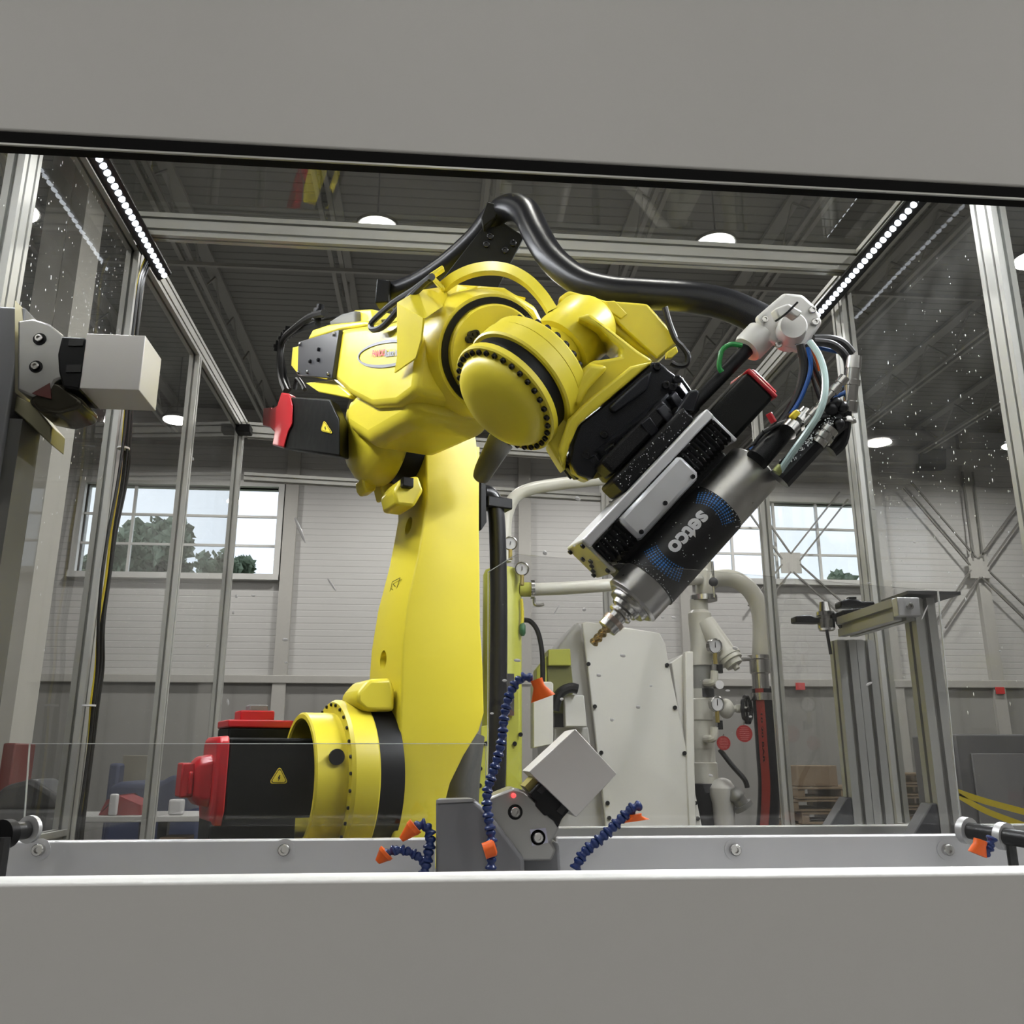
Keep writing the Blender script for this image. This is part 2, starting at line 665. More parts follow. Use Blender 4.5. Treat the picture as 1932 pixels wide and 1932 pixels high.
def profile(p0, p1, w, h, side):
    """slotted aluminium profile; w along side, h along the third axis"""
    p0, p1 = Vector(p0), Vector(p1)
    ax = (p1 - p0).normalized()
    sd = Vector(side)
    sd = (sd - ax * sd.dot(ax)).normalized()
    up = ax.cross(sd)
    pts = []

    def edge(a, b, inn, L):
        n = max(1, round(L / S4))
        d = (b - a).normalized()
        pts.append(a)
        for k in range(n):
            c = a + d * (L * (k + .5) / n)
            g, de = .0045, .010
            pts.extend([c - d * g, c - d * g + inn * de, c + d * g + inn * de, c + d * g])
    A = [sd * (-w / 2) + up * (-h / 2), sd * (w / 2) + up * (-h / 2), sd * (w / 2) + up * (h / 2), sd * (-w / 2) + up * (h / 2)]
    edge(A[0], A[1], up, w)
    edge(A[1], A[2], -sd, h)
    edge(A[2], A[3], -up, w)
    edge(A[3], A[0], sd, h)
    return MB().prism([p0 + q for q in pts], p1 - p0)


HZ = 3.12
XL, XR = -1.0, 1.41
YFR, YBK = 0.90, 4.42
ZB = onX(129, 1562, -1.0).z - .02
CELL = empty('safety_enclosure', (.2, 2.6, 0), 'aluminium-profile safety enclosure with clear panels around the robot', 'enclosure')


def prof(name, p0, p1, w, h, side):
    return profile(p0, p1, w, h, side).build(name, EXT, CELL, ang=0)


prof('rail', (XL, YFR, HZ), (XL, YBK, HZ), .04, .08, XA)
prof('rail', (XR, YFR, HZ), (XR, YBK, HZ), .04, .08, XA)
prof('cross_beam', (XL + .02, 2.58, HZ), (XR - .02, 2.60, HZ), .04, .08, YA)
prof('back_beam', (XL + .02, YBK, HZ), (XR, YBK + .28, HZ), .04, .08, YA)
prof('back_beam', (XL + .02, YBK, HZ - .25), (XR, YBK + .28, HZ - .25), .04, .04, YA)
for x, y in ((XL, 1.93), (XL, 2.70), (XL, 3.46), (XL, 4.33), (XR, 1.93), (XR, 2.76), (XR, 3.64)):
    prof('post', (x, y, 0.02), (x, y, HZ - .04), .04, .08 if y in (2.70, 1.93, 2.76) else .04, XA)
prof('post', (.90, 4.62, 0.02), (.90, 4.62, HZ - .04), .04, .04, XA)
for x in (XL, XR):
    prof('lower_rail', (x, 1.02, ZB), (x, 2.66 if x < 0 else 2.72, ZB), .04, .04, XA)
for y in (4.30,):
    MB().box((XL + .035, y - .035, HZ - .055), (.07, .07, .04)).build('corner_bracket', BLK, CELL, bevel=.004)
# clear panels
PAN = glass('clear_polycarbonate', (0.91, 0.92, 0.91), 0.02, haze=0.03)
PANR = glass('roof_polycarbonate', (0.84, 0.85, 0.83), 0.13, haze=0.025)
PANF = glass('front_door_glass', (0.985, 0.985, 0.985), 0.01)
for x, spans in ((XL, ((1.0, 1.88), (1.98, 2.65), (2.75, 3.43), (3.49, 4.30))), (XR, ((1.0, 1.88), (1.98, 2.71), (2.81, 3.61)))):
    for a, b in spans:
        MB().add([(x, a - .03, ZB), (x, b + .03, ZB), (x, b + .03, HZ - .035), (x, a - .03, HZ - .035)], [(0, 1, 2, 3)]).build('side_pane', PAN, CELL, ang=0)
MB().add([(XL, YFR, HZ + .02), (XR, YFR, HZ + .02), (XR, 2.58, HZ + .02), (XL, 2.58, HZ + .02)], [(0, 1, 2, 3)]).build('roof_pane', PANR, CELL, ang=0)
# front door: header, black seal, apron
HDR = mat('grey_white_enclosure_sheet', (0.84, 0.835, 0.81), 0.5, noise=0.02, nscale=3)
zl = onY(1200, 348, YFR).z
zt = onY(1200, 326, YFR).z
MB().bb(XL - .1, XR + .1, YFR - .014, YFR + .006, zt, 2.9).build('header_panel', HDR, CELL, bevel=.003)
MB().bb(XL - .1, XR + .1, YFR - .012, YFR + .006, zl + .0012, zt).build('seal_strip', mat('matt_black_seal', (.006, .006, .006), .8, spec=.2), CELL)
MB().bb(XL - .1, XR + .1, YFR - .0125, YFR - .010, zl - .0012, zl + .0012).build('seal_lip', EXT, CELL)
za = onY(966, 1650, YFR).z
MB().bb(XL - .1, XR + .1, YFR - .025, YFR + .03, .25, za).build('apron_panel', HDR, CELL, bevel=.003)
MB().add([(XL, YFR, za - .01), (XR, YFR, za - .01), (XR, YFR, zl + .01), (XL, YFR, zl + .01)], [(0, 1, 2, 3)]).build('door_pane', PANF, CELL, ang=0)

# ------------------------------------------------------------------ LED light bars under the roof rails
LEDE = mat('led_lens', (0.86, 0.92, 1.0), 0.4, emit=4.0)
_l = MB().lathe((0, 0, 0), ZA, [(0, .0095), (.002, .010), (.007, .008), (.009, .003)], 14)
LEDM = protomesh(_l, 'led', LEDE)


def ledbar(x, y0, y1, sgn, lab, n):
    c = V(x, (y0 + y1) / 2, HZ - .075)
    e = empty('led_light_bar', c, lab, 'light', 'light bars under the roof rails')
    nrm = V(sgn * .7, 0, -1).normalized()          # tilted into the cell
    sd = YA.cross(nrm)
    MB().box(c, (y1 - y0, .05, .035), (YA, sd, nrm)).build('housing', BLK, e, bevel=.004)
    for yy in (y0 + .14, y1 - .14):
        MB().box((x - sgn * .02, yy, HZ - .05), (.03, .05, .05)).build('mounting_bracket', BLK, e)
    face = c + nrm * .0178
    for k in range(n):
        yy = y0 + .02 + (y1 - y0 - .04) * k / (n - 1)
        inst('led', LEDM, V(face.x, yy, face.z), e, nrm)
    ld = bpy.data.lights.new('bar_light', 'AREA')
    ld.shape = 'RECTANGLE'
    ld.size = y1 - y0
    ld.size_y = .003
    ld.spread = math.radians(140)
    ld.energy = LED_POWER * (1.2 if sgn < 0 else .62)
    ld.color = (0.93, 0.96, 1.0)
    lo = bpy.data.objects.new('bar_light', ld)
    COL.objects.link(lo)
    lo.parent = e
    lo.matrix_basis = Matrix.Translation(nrm * .0285) @ Matrix((YA, nrm.cross(YA) * -1, -nrm)).transposed().to_4x4()
    return e


ledbar(XL + .075, 1.00, 2.74, 1, 'white LED light bar along the left roof rail', 58)
ledbar(XR - .06, 1.00, 2.82, -1, 'white LED light bar along the right roof rail', 60)

# ------------------------------------------------------------------ cables down the left post
CABB = mat('black_cable_sheath', (0.012, 0.012, 0.012), 0.45)
CABY = mat('yellow_cable_sheath', (0.60, 0.47, 0.02), 0.4)
e = empty('cable_bundle', (XL + .03, 2.78, .03), 'black and yellow cable bundle tied along the left enclosure post', 'cable')
ctr = [(290, 470), (268, 520), (258, 600), (248, 700), (240, 800), (233, 900), (215, 1000), (203, 1090), (190, 1180), (187, 1260),
       (178, 1330), (172, 1400), (160, 1500), (150, 1570), (142, 1650)]
CP = [onX(x, y, XL + .045) for x, y in ctr]
for k, (dx, r, mt_) in enumerate(((0, .008, CABB), (9, .007, CABB), (-6, .006, CABB), (3, .0065, CABB), (-9, .0045, CABY), (5, .0045, CABB))):
    pts = []
    for i, (x, y) in enumerate(ctr):
        wob = .62 * dx * (0.9 + .35 * math.sin(i * 1.3 + k * 2))
        if k == 2 and 4 < i < 8:
            wob -= 7
        pts.append(onX(x + wob, y, XL + .05 + .006 * (k % 3)))
    MB().tube(pts, r * .75, 7, 4).build('cable', mt_, e)
for (x, y) in ((233, 845), (168, 1330)):
    q = onX(x, y, XL + .05)
    MB().lathe(q - ZA * .004, ZA, [(0, .018), (.005, .018)], 16).build('cable_tie', WTXT, e)
# ================================================================== robot arm
RY = math.radians(23)
A = V(math.cos(RY), math.sin(RY), 0)
F = V(math.sin(RY), -math.cos(RY), 0)
O = onY(838, 1470, 2.42)
ROB = empty('robot_arm', (O.x - .15, O.y, 0), 'large yellow six-axis industrial robot arm standing in the cell', 'robot')


def rp(a, f, z):
    return O + A * a + F * f + ZA * z


def onF(x, y, f):
    return onP(x, y, O + F * f, F)


def onAa(x, y, a):
    return onP(x, y, O + A * a, A)


def a_at(px, f, z=0):
    lo, hi = -2.0, 2.0
    for _ in range(40):
        mid = (lo + hi) / 2
        if pj(rp(mid, f, z))[0] < px:
            lo = mid
        else:
            hi = mid
    return (lo + hi) / 2


def part(mb, name, mt_, parent=None, **k):
    return mb.build(name, mt_, parent or ROB, **k)


# --- lower arm (link between shoulder and elbow): front outline traced on a plane facing F, extruded backwards
fr = .15
left = [(800, 760), (803, 860), (804, 950), (790, 1040), (770, 1130), (760, 1210), (757, 1290), (756, 1350), (752, 1460), (742, 1560), (740, 1640)]
right = [(842, 1640), (842, 1510), (850, 1478), (876, 1425), (905, 1378), (914, 1345), (912, 1260), (907, 1180), (906, 1080), (905, 1000),
         (905, 900), (899, 830), (888, 760)]
Lf = [onF(x, y, fr) for x, y in left]
Rf = [onF(x, y, fr) for x, y in right]
back = []
for i, (x, y) in enumerate(left):
    back.append(Lf[i] - F * (.20 if y < 900 else .22 if y < 1250 else .24))
mb = MB()
n = len(Lf)
RfR = Rf[::-1]
# resample right side to the heights of the left
def samp(P, z):
    for a_, b_ in zip(P, P[1:]):
        if (a_.z - z) * (b_.z - z) <= 0 and abs(a_.z - b_.z) > 1e-6:
            return a_.lerp(b_, (z - a_.z) / (b_.z - a_.z))
    return min((P[0], P[-1]), key=lambda q: abs(q.z - z))
hs = sorted({round(p_.z, 3) for p_ in Lf + RfR})
rings = []
for z in hs:
    l, r_ = samp(Lf, z), samp(RfR, z)
    dep = .205 + .05 * max(0, min(1, (2.1 - z) / .6))
    rings.append([l, r_, r_ - F * dep, l - F * dep])
mb.loft(rings)
lower_arm = part(mb, 'lower_arm', YEL, bevel=.014, bseg=3, barc=50, ang=50)
# blind holes sunk into the left side, cut into the casting
for (x, y) in ((771, 992), (723, 1245)):
    q = onAa(x, y, (samp(Lf, onAa(x, y, -.1).z) - O).dot(A))
    q = onAa(x, y, (samp(Lf, q.z) - O).dot(A))
    cu = MB().lathe(q + A * .05, -A, [(0, .024), (.09, .024)], 28, up=ZA).build('cutter', YEL, ROB)
    bo = lower_arm.modifiers.new('hole', 'BOOLEAN')
    bo.operation = 'DIFFERENCE'
    bo.solver = 'FAST'
    bo.object = cu
    bpy.context.view_layer.update()
    me_ = bpy.data.meshes.new_from_object(lower_arm.evaluated_get(bpy.context.evaluated_depsgraph_get()))
    lower_arm.modifiers.clear()
    lower_arm.data = me_
    bpy.data.objects.remove(cu, do_unlink=True)
me_.set_sharp_from_angle(angle=math.radians(40))
# outlined decal on the left side
DEC = mat('thin_black_print', (0.10, 0.09, 0.01), 0.6)
q0 = onAa(738, 1122, (samp(Lf, onAa(738, 1122, -.1).z) - O).dot(A)) - A * .004
dd = MB()
def decal_line(a_, b_, wd=.0016):
    a_, b_ = Vector(a_), Vector(b_)
    dr = (b_ - a_).normalized()
    sd = dr.cross(A)
    dd.box((a_ + b_) / 2, ((b_ - a_).length, .001, wd), (dr, A, sd))
def dp(x, y):
    return onP(x, y, q0, A)
poly = [(755, 1090), (740, 1098), (737, 1112), (733, 1124), (724, 1150), (736, 1145), (741, 1132), (746, 1118), (755, 1090)]
for a_, b_ in zip(poly, poly[1:]):
    decal_line(dp(*a_), dp(*b_))
for k in range(5):
    decal_line(dp(741 - 2.4 * k, 1102 + 9 * k), dp(746 - 2.4 * k, 1106 + 9 * k))
dd.build('safety_decal', DEC, lower_arm, ang=0)
# stop blocks
mb = MB().prism([onF(x, y, fr - .02) for x, y in [(683, 1296), (697, 1281), (738, 1279), (745, 1300), (745, 1342), (690, 1342), (673, 1325), (673, 1308)]], -F * .12)
part(mb, 'stop_block', YEL, bevel=.010, bseg=3)
mb = MB().prism([onF(x, y, fr + .01) for x, y in [(742, 925), (757, 902), (790, 897), (800, 925), (782, 956), (748, 952)]], -F * .10)
part(mb, 'stop_block', YEL, bevel=.008)
MB().box(onF(768, 911, fr + .018), (.030, .02, .026), (A, F, ZA)).build('bumper', BLK, ROB, bevel=.003)
# back edge plate with hose clamp beside the lower arm
mb = MB().prism([rp(.105, -.07, z) for z in (.05, .95)] + [rp(.105, -.11, z) for z in (.95, .05)], A * .02)
part(mb, 'side_rail', YEL)

# --- shoulder: coaxial rings along A
r1, r2, r3 = .160, .192, .186
a_rim, a_f0, a_b0, a_b1 = a_at(596, r1), a_at(666, r2), a_at(718, r3), a_at(749, r3)
mb = MB().lathe(rp(0, 0, 0), A, [(a_b0, r3), (a_b1 + .02, r3)], 56)
part(mb, 'shoulder_seal_ring', BLK)
mb = MB().lathe(rp(0, 0, 0), A, [(a_f0, r1 - .015), (a_f0, r2 - .006), (a_f0 + .008, r2), (a_b0 - .004, r2), (a_b0, r2 - .004), (a_b0, .05)], 56)
fl = part(mb, 'shoulder_flange', YEL)
bolts(fl, ringpts(rp(a_f0, 0, 0), A, r2 - .012, 30), -A, .0042)
mb = MB().lathe(rp(0, 0, 0), A, [(a_f0 + .01, r1), (a_rim + .004, r1), (a_rim, r1 - .004), (a_rim, r1 - .014), (a_rim + .004, r1 - .018), (a_f0, r1 - .018)], 56, cap=False)
sh = part(mb, 'shoulder_housing', YEL)
MB().lathe(onP(636, 1428, rp(0, r1 + .001, 0), F) - F * .006, F, [(0, .0001), (0, .018), (.007, .018), (.007, .0001)], 20).build('access_hole', BLK, sh)
# open trough under the motor
a_tr = a_at(470, .0, -.16)
for r_o, r_i in ((r1, r1 - .018),):
    rings = []
    for k in range(17):
        t_ = math.pi * (1.05 + .58 * k / 16)
        cs, sn = math.cos(t_), math.sin(t_)
        rings.append([rp(a_, cs * r_, sn * r_) for a_, r_ in ((a_tr + .06, r_o), (a_rim + .02, r_o), (a_rim + .02, r_i), (a_tr + .06, r_i))])
    part(MB().loft(rings), 'housing_trough', YEL, bevel=.004)
mb = MB().prism([rp(a_, .17, z) for a_, z in ((a_tr, -.16), (a_b0 - .02, -.13), (a_b0 - .02, -.6), (a_tr, -.6))], -F * .40)
part(mb, 'turret', YEL, bevel=.02)
mb = MB().lathe(rp(-.28, 0, -O.z + .02), ZA, [(0, .42), (.05, .42), (.06, .34), (.55, .34), (.56, .40), (O.z - .62, .40), (O.z - .60, .30)], 48)
part(mb, 'base', YEL)
# label plate at flange foot
# --- shoulder motor
hm = .088
fz = pj(rp(-.5, hm, 0))
a_m0, a_m1 = a_at(427, hm), a_b0
zc_ = onF(500, 1468, hm).z - O.z
mb = MB().box(rp((a_m0 + a_f0) / 2, 0, zc_), (a_f0 - a_m0, 2 * hm, 2 * hm), (A, F, ZA))
mo = part(mb, 'shoulder_motor', BLKM, bevel=.006)
MB().box(rp(a_m0 + .07, .0, zc_ - hm - .045), (.19, .14, .10), (A, F, ZA)).build('motor_foot', BLKM, mo, bevel=.004)
mb = MB().loft([[rp(a_m0 - s, f_ * g, zc_ + z_ * g) for f_, z_ in ((-.86, 1), (.86, 1), (1.0, .85), (1, -.75), (.8, -1.1), (-.8, -1.1), (-1, -.75), (-1, .85))]
                for s, g in ((0, hm + .004), (.018, hm + .003), (.026, hm - .006))])
cap_ = mb.build('motor_cap', RED, mo, bevel=.003)
mb = MB().loft([[rp(a_m0 - s, f_ * g, zc_ - .006 + z_ * g) for f_, z_ in ((-1, .7), (-.7, 1), (.7, 1), (1, .7), (1, -.7), (.7, -1), (-.7, -1), (-1, -.7))]
                for s, g in ((.024, .058), (.05, .052), (.062, .040))])
mb.box(rp(a_m0 - .075, .0, zc_ - .004), (.028, .07, .075), (A, F, ZA))
mb.box(rp(a_m0 - .068, .0, zc_ - .01), (.010, .085, .05), (A, F, ZA))
mb.build('connector', RED, ROB, bevel=.004)


def warning(center, u, v_, nrm, sz, parent):
    """yellow warning triangle sticker with dark outline and flash"""
    c_ = Vector(center)
    def tri(s, off, nm, m_):
        pts = []
        for k in range(3):
            t_ = math.pi / 2 + k * 2 * math.pi / 3
            cc = c_ + (u * math.cos(t_) + v_ * math.sin(t_)) * s * .8
            for j in range(-2, 3):
                tt = t_ + j * .5
                pts.append(cc + (u * math.cos(tt) + v_ * math.sin(tt)) * s * .22 + nrm * off)
        return MB().prism(pts, nrm * .0008).build(nm, m_, parent, ang=0)
    tri(sz, .0004, 'warning_sticker', YSTK)
    tri(sz * .86, .0009, 'sticker_outline', BLK)
    tri(sz * .76, .0014, 'sticker_field', YSTK)
    fl_ = [(-.02, .30), (.12, .30), (.02, .05), (.14, .05), (-.10, -.34), (-.03, -.05), (-.14, -.05)]
    MB().prism([c_ + u * (x * sz) + v_ * (y * sz - .05 * sz) + nrm * .002 for x, y in fl_], nrm * .0006).build('sticker_flash', BLK, parent, ang=0)


warning(onF(526, 1467, hm) + F * .001, A, ZA, F, .021, mo)
# --- turning-axis motor standing behind
q = onF(480, 1400, -.30)
q2 = (q - O)
a0_, z0_ = q2.dot(A), q2.z
mb = MB().box(rp(a0_, -.30, z0_ - .10), (.168, .15, .27), (A, F, ZA))
j1 = part(mb, 'turntable_motor', BLKM, bevel=.005)
ztop = z0_ - .10 + .135
mb = MB().box(rp(a0_, -.30, ztop + .010), (.172, .154, .02), (A, F, ZA))
mb.box(rp(a0_ - .005, -.30, ztop + .032), (.09, .08, .028), (A, F, ZA))
mb.build('motor_cap', RED, j1, bevel=.004)
mb = MB().box(rp(a0_ + .0, -.30, ztop + .052), (.05, .05, .02), (A, F, ZA))
mb.build('connector', mat('grey_plastic', (.2, .2, .2), .5), j1, bevel=.004)

# --- elbow casting on axis A
J3 = onY(800, 770, 2.40)
j3 = J3 - O
def jp(a, f, z):
    return J3 + A * a + F * f + ZA * z
def aj(px, f, z):
    lo, hi = -1.5, 1.5
    for _ in range(40):
        mid = (lo + hi) / 2
        if pj(jp(mid, f, z))[0] < px:
            lo = mid
        else:
            hi = mid
    return (lo + hi) / 2
PT = math.radians(22)
FC = onY(935, 668, 1.74)
D4 = (F * math.cos(PT) - ZA * math.sin(PT)).normalized()
U4 = (ZA * math.cos(PT) + F * math.sin(PT)).normalized()


def ap(a, u, s):
    return FC + A * a + U4 * u + D4 * s


def onS(x, y, a):
    return onP(x, y, FC + A * a, A)


# upper arm barrel (lathe about the forearm axis) and casing
mb = MB().lathe(FC, D4, [(-.52, .105), (-.42, .135), (-.20, .142), (-.06, .140), (-.03, .134), (-.012, .126), (-.012, .118)], 48)
barrel = part(mb, 'forearm_barrel', YEL)
mb = MB().lathe(FC, D4, [(-.02, .119), (-.006, .119), (-.006, .106), (-.02, .106)], 48)
part(mb, 'wrist_seal_ring', BLK)
mb = MB().lathe(FC, D4, [(-.02, .104), (.004, .104), (.008, .100), (.008, .0)], 48)
wf = part(mb, 'wrist_flange', YEL)
# octagonal top of the front housing
mb = MB().prism([ap(x, y, -.05) for x, y in ((-.06, .08), (-.05, .138), (.02, .150), (.10, .128), (.142, .08), (.145, -.05), (.08, -.11), (-.02, -.10))], -D4 * .30)
part(mb, 'front_housing', YEL, bevel=.012, bseg=3)
# casing: left side outline
AL = -.155
cas = [(640, 620), (709, 609), (772, 596), (790, 640), (780, 740), (745, 765), (700, 768), (660, 746), (628, 716)]
mb = MB().prism([onS(x, y, AL) for x, y in cas], A * .27)
casing = part(mb, 'forearm_casing', YEL, bevel=.018, bseg=3)
# oval maker's badge on the casing side
GRB = mat('grey_badge_outline', (0.22, 0.22, 0.24), 0.5)
bc = onS(727, 668, AL) - A * .0015
ax_u = (onS(762, 665, AL) - onS(742, 667, AL)).normalized()
ax_v = A.cross(ax_u)
ax_v = ax_v if ax_v.z > 0 else -ax_v
hw, hh = (onS(727, 668, AL) - onS(677, 669, AL)).length, (onS(740, 643, AL) - onS(740, 690, AL)).length / 2
rings = []
for k in range(56):
    t_ = 2 * math.pi * k / 56
    cs, sn = math.cos(t_), math.sin(t_)
    o_ = bc + ax_u * (cs * hw) + ax_v * (sn * hh)
    i_ = bc + ax_u * (cs * (hw - hh * .30)) + ax_v * (sn * hh * .78)
    rings.append([o_, i_, i_ - A * .001, o_ - A * .001])
rings.append(rings[0])
MB().loft(rings, cap=False).build('badge_outline', GRB, casing, ang=0)
RTX = mat('red_print', (0.55, 0.04, 0.02), 0.5)
for txt, px, m_, s_ in (('FANUC', 716, RTX, .9), ('Robot M', 740, GRB, .8)):
    vs, fs = textmesh(txt, hh * .62, .0012)
    c_ = onS(px, 667, AL) - A * .003
    mx_ = max(abs(v_.x) for v_ in vs)
    want = (onS(px + 12, 667, AL) - onS(px - 12, 667, AL)).length / 2
    k_ = want / mx_
    MB().add([c_ + ax_u * (v_.x * k_) + ax_v * v_.y for v_ in vs], fs).build('badge_lettering', m_, casing, ang=0)
# black rear plate with screws
pl = [(563, 645), (639, 622), (626, 714), (561, 708)]
P4 = [onS(x, y, AL - .012) for x, y in pl]
plate = part(MB().prism(P4, A * .012), 'rear_cover_plate', mat('black_cover_plate', (0.03, 0.03, 0.034), 0.35), bevel=.002)
for u_, v_ in ((.07, .1), (.93, .08), (.07, .92), (.93, .92), (.35, .9), (.6, .35), (.62, .6), (.4, .62)):
    q = P4[0].lerp(P4[1], u_).lerp(P4[3].lerp(P4[2], u_), v_)
    inst('screw', BOLT_S if v_ > .8 or v_ < .2 else BOLT, q - A * .001, plate, -A, scale=.006)
mb = MB().prism([onS(x, y, AL + .02) for x, y in [(552, 655), (566, 652), (562, 706), (549, 690)]], A * .10)
part(mb, 'rear_bracket', YEL, bevel=.003)
mb = MB().prism([onS(x, y, AL + .02) for x, y in [(620, 612), (690, 604), (700, 612), (640, 622), (580, 640), (590, 622)]], A * .18)
part(mb, 'top_cover', YEL, bevel=.005)
mb = MB().prism([onS(x, y, AL + .08) for x, y in [(668, 585), (700, 583), (705, 612), (664, 612)]], A * .10)
part(mb, 'valve_cover', YEL, bevel=.004)
mb = MB().prism([onS(x, y, AL + .06) for x, y in [(620, 606), (642, 592), (668, 585), (668, 612), (622, 614)]], A * .12)
part(mb, 'dust_cloth', mat('grey_protective_cloth', (0.16, 0.16, 0.15), 0.7, bump=.5, bscale=18), bevel=.012, bseg=3)
mb = MB().prism([onS(x, y, AL + .01) for x, y in [(628, 716), (660, 744), (658, 752), (600, 740), (575, 722)]], A * .2)
part(mb, 'under_tray', YEL, bevel=.004)

# elbow casting: rounded drum about the elbow axis, beside the lower arm
aE = (Lf[0] - O).dot(A)
rb = .178
fE, zE = .03, .935
J3 = rp(0, fE, zE)
aR = aE - .045
aL = a_at(641, fE - .12, zE - .06)
dw = aR - aL
mb = MB().lathe(J3, A, [(aL, .06), (aL + .006, .105), (aL + .03 * dw / .2, rb - .035), (aL + dw * .35, rb - .012), (aL + dw * .6, rb), (aR - .01, rb), (aR, rb - .008)], 56)
elbow = part(mb, 'elbow_housing', YEL, ang=70)
mb = MB().prism([onS(x, y, -.135) for x, y in [(652, 752), (700, 712), (765, 705), (785, 745), (765, 800), (690, 840), (650, 812)]], A * .20)
part(mb, 'elbow_web', YEL, bevel=.045, bseg=5)
mb = MB().lathe(J3, A, [(aR - .005, rb - .012), (aE + .01, rb - .012)], 56)
part(mb, 'elbow_seal_ring', BLK)
# lugs under the drum
for pts in ([(683, 900), (700, 900), (712, 906), (709, 925), (692, 928), (685, 918)], [(716, 905), (742, 900), (746, 912), (733, 938), (724, 940), (720, 925)]):
    q = [onP(x, y, J3 - F * .02, F) for x, y in pts]
    part(MB().prism(q, -F * .06), 'lug', YEL, bevel=.006)

# forearm rotation motor at the rear left, black with red cap
fm = [(551, 748), (622, 752), (640, 790), (641, 862), (534, 846)]
pm = [onS(x, y, AL - .01) for x, y in fm]
mo2 = part(MB().prism(pm, VC * .13), 'forearm_motor', BLKM, bevel=.006)
cp = [onS(x, y, AL - .016) for x, y in [(531, 740), (546, 742), (552, 764), (551, 800), (543, 815), (535, 845), (514, 840), (519, 812), (521, 770)]]
MB().prism(cp, VC * .15).build('motor_cap', RED, mo2, bevel=.005)
cp = [onS(x, y, AL + .03) for x, y in [(510, 772), (522, 764), (530, 770), (528, 812), (520, 818), (508, 806)]]
MB().prism(cp, VC * .08).build('connector_hood', RED, mo2, bevel=.008, bseg=3)
cp = [onS(x, y, AL + .05) for x, y in [(497, 770), (512, 768), (510, 806), (496, 803)]]
MB().prism(cp, VC * .05).build('connector_plug', RED, mo2, bevel=.004)
warning(onS(616, 808, AL - .011) - A * .001, (onS(626, 811, AL) - onS(606, 806, AL)).normalized() * 2.1, (onS(613, 795, AL) - onS(618, 820, AL)).normalized(), -A, .03, mo2)

# cables behind the forearm
for k, (pts, r) in enumerate((
        ([(612, 590), (585, 598), (555, 620), (535, 640), (528, 670), (530, 710), (540, 738)], .012),
        ([(600, 612), (570, 620), (540, 636), (531, 660), (536, 700), (545, 735)], .010),
        ([(640, 600), (600, 606), (565, 625), (540, 640)], .007),
        ([(650, 612), (690, 612), (720, 606), (760, 602)], .005),
        ([(575, 735), (568, 722), (560, 715), (556, 735)], .008))):
    part(MB().tube([onS(x, y, AL + .05 + .02 * k) for x, y in pts], r, 8, 6), 'rear_cable', CABB)
for (x, y) in ((603, 588), (598, 595), (534, 640), (525, 655), (543, 628)):
    c_ = onS(x, y, AL + .06)
    part(MB().lathe(c_, U4, [(-.018, .016), (-.005, .016), (-.005, .020), (.008, .020), (.008, .013), (.024, .013)], 12), 'cable_plug', BLK)
# small cable loop in front of the guard
part(MB().tube([onS(x, y, AL - .02) for x, y in [(815, 522), (780, 548), (745, 570), (715, 595), (700, 612), (705, 622), (725, 614), (760, 575), (800, 535), (812, 525)]], .0075, 8, 6), 'loop_cable', CABB)

# yellow bent guard sheet wrapped round the barrel
gq = {k_: onS(x, y, a_) for k_, (x, y, a_) in dict(a=(749, 571, -.205), b=(749, 672, -.178), c=(744, 703, -.172), d=(784, 675, -.172), e=(794, 640, -.180), f=(798, 600, -.188),
      g=(852, 564, -.075), h=(862, 537, -.045), i=(787, 548, -.17), j=(905, 540, .0), k=(989, 561, .10), l=(987, 567, .10), m=(903, 546, .0)).items()}
mb = MB()
for key in ('abcdef', 'afghi', 'hgmj', 'jmlk'):
    mb.prism([gq[c_] for c_ in key], A * .004)
part(mb, 'guard_sheet', YEL, ang=20)
# hoop over the barrel
hp = smooth([W(x, y, 1.93 - .25 * k / 7) for k, (x, y) in enumerate([(833, 541), (858, 522), (890, 508), (925, 503), (960, 508), (995, 527), (1023, 556), (1042, 585)])], 6)
rings = []
for i, p_ in enumerate(hp):
    tg = (hp[min(i + 1, len(hp) - 1)] - hp[max(i - 1, 0)]).normalized()
    nn = tg.cross(VC).normalized()
    bb_ = VC
    rings.append([p_ + nn * .010 - bb_ * .004, p_ + nn * .010 + bb_ * .035, p_ - nn * .009 + bb_ * .035, p_ - nn * .009 - bb_ * .004])
part(MB().loft(rings), 'hoop', YEL, ang=40)
mb = MB().prism([W(x, y, 1.9) for x, y in [(808, 517), (834, 500), (838, 505), (818, 519), (838, 540), (833, 546), (822, 534)]], VC * .03)
part(mb, 'hoop_bracket', YEL, bevel=.002)

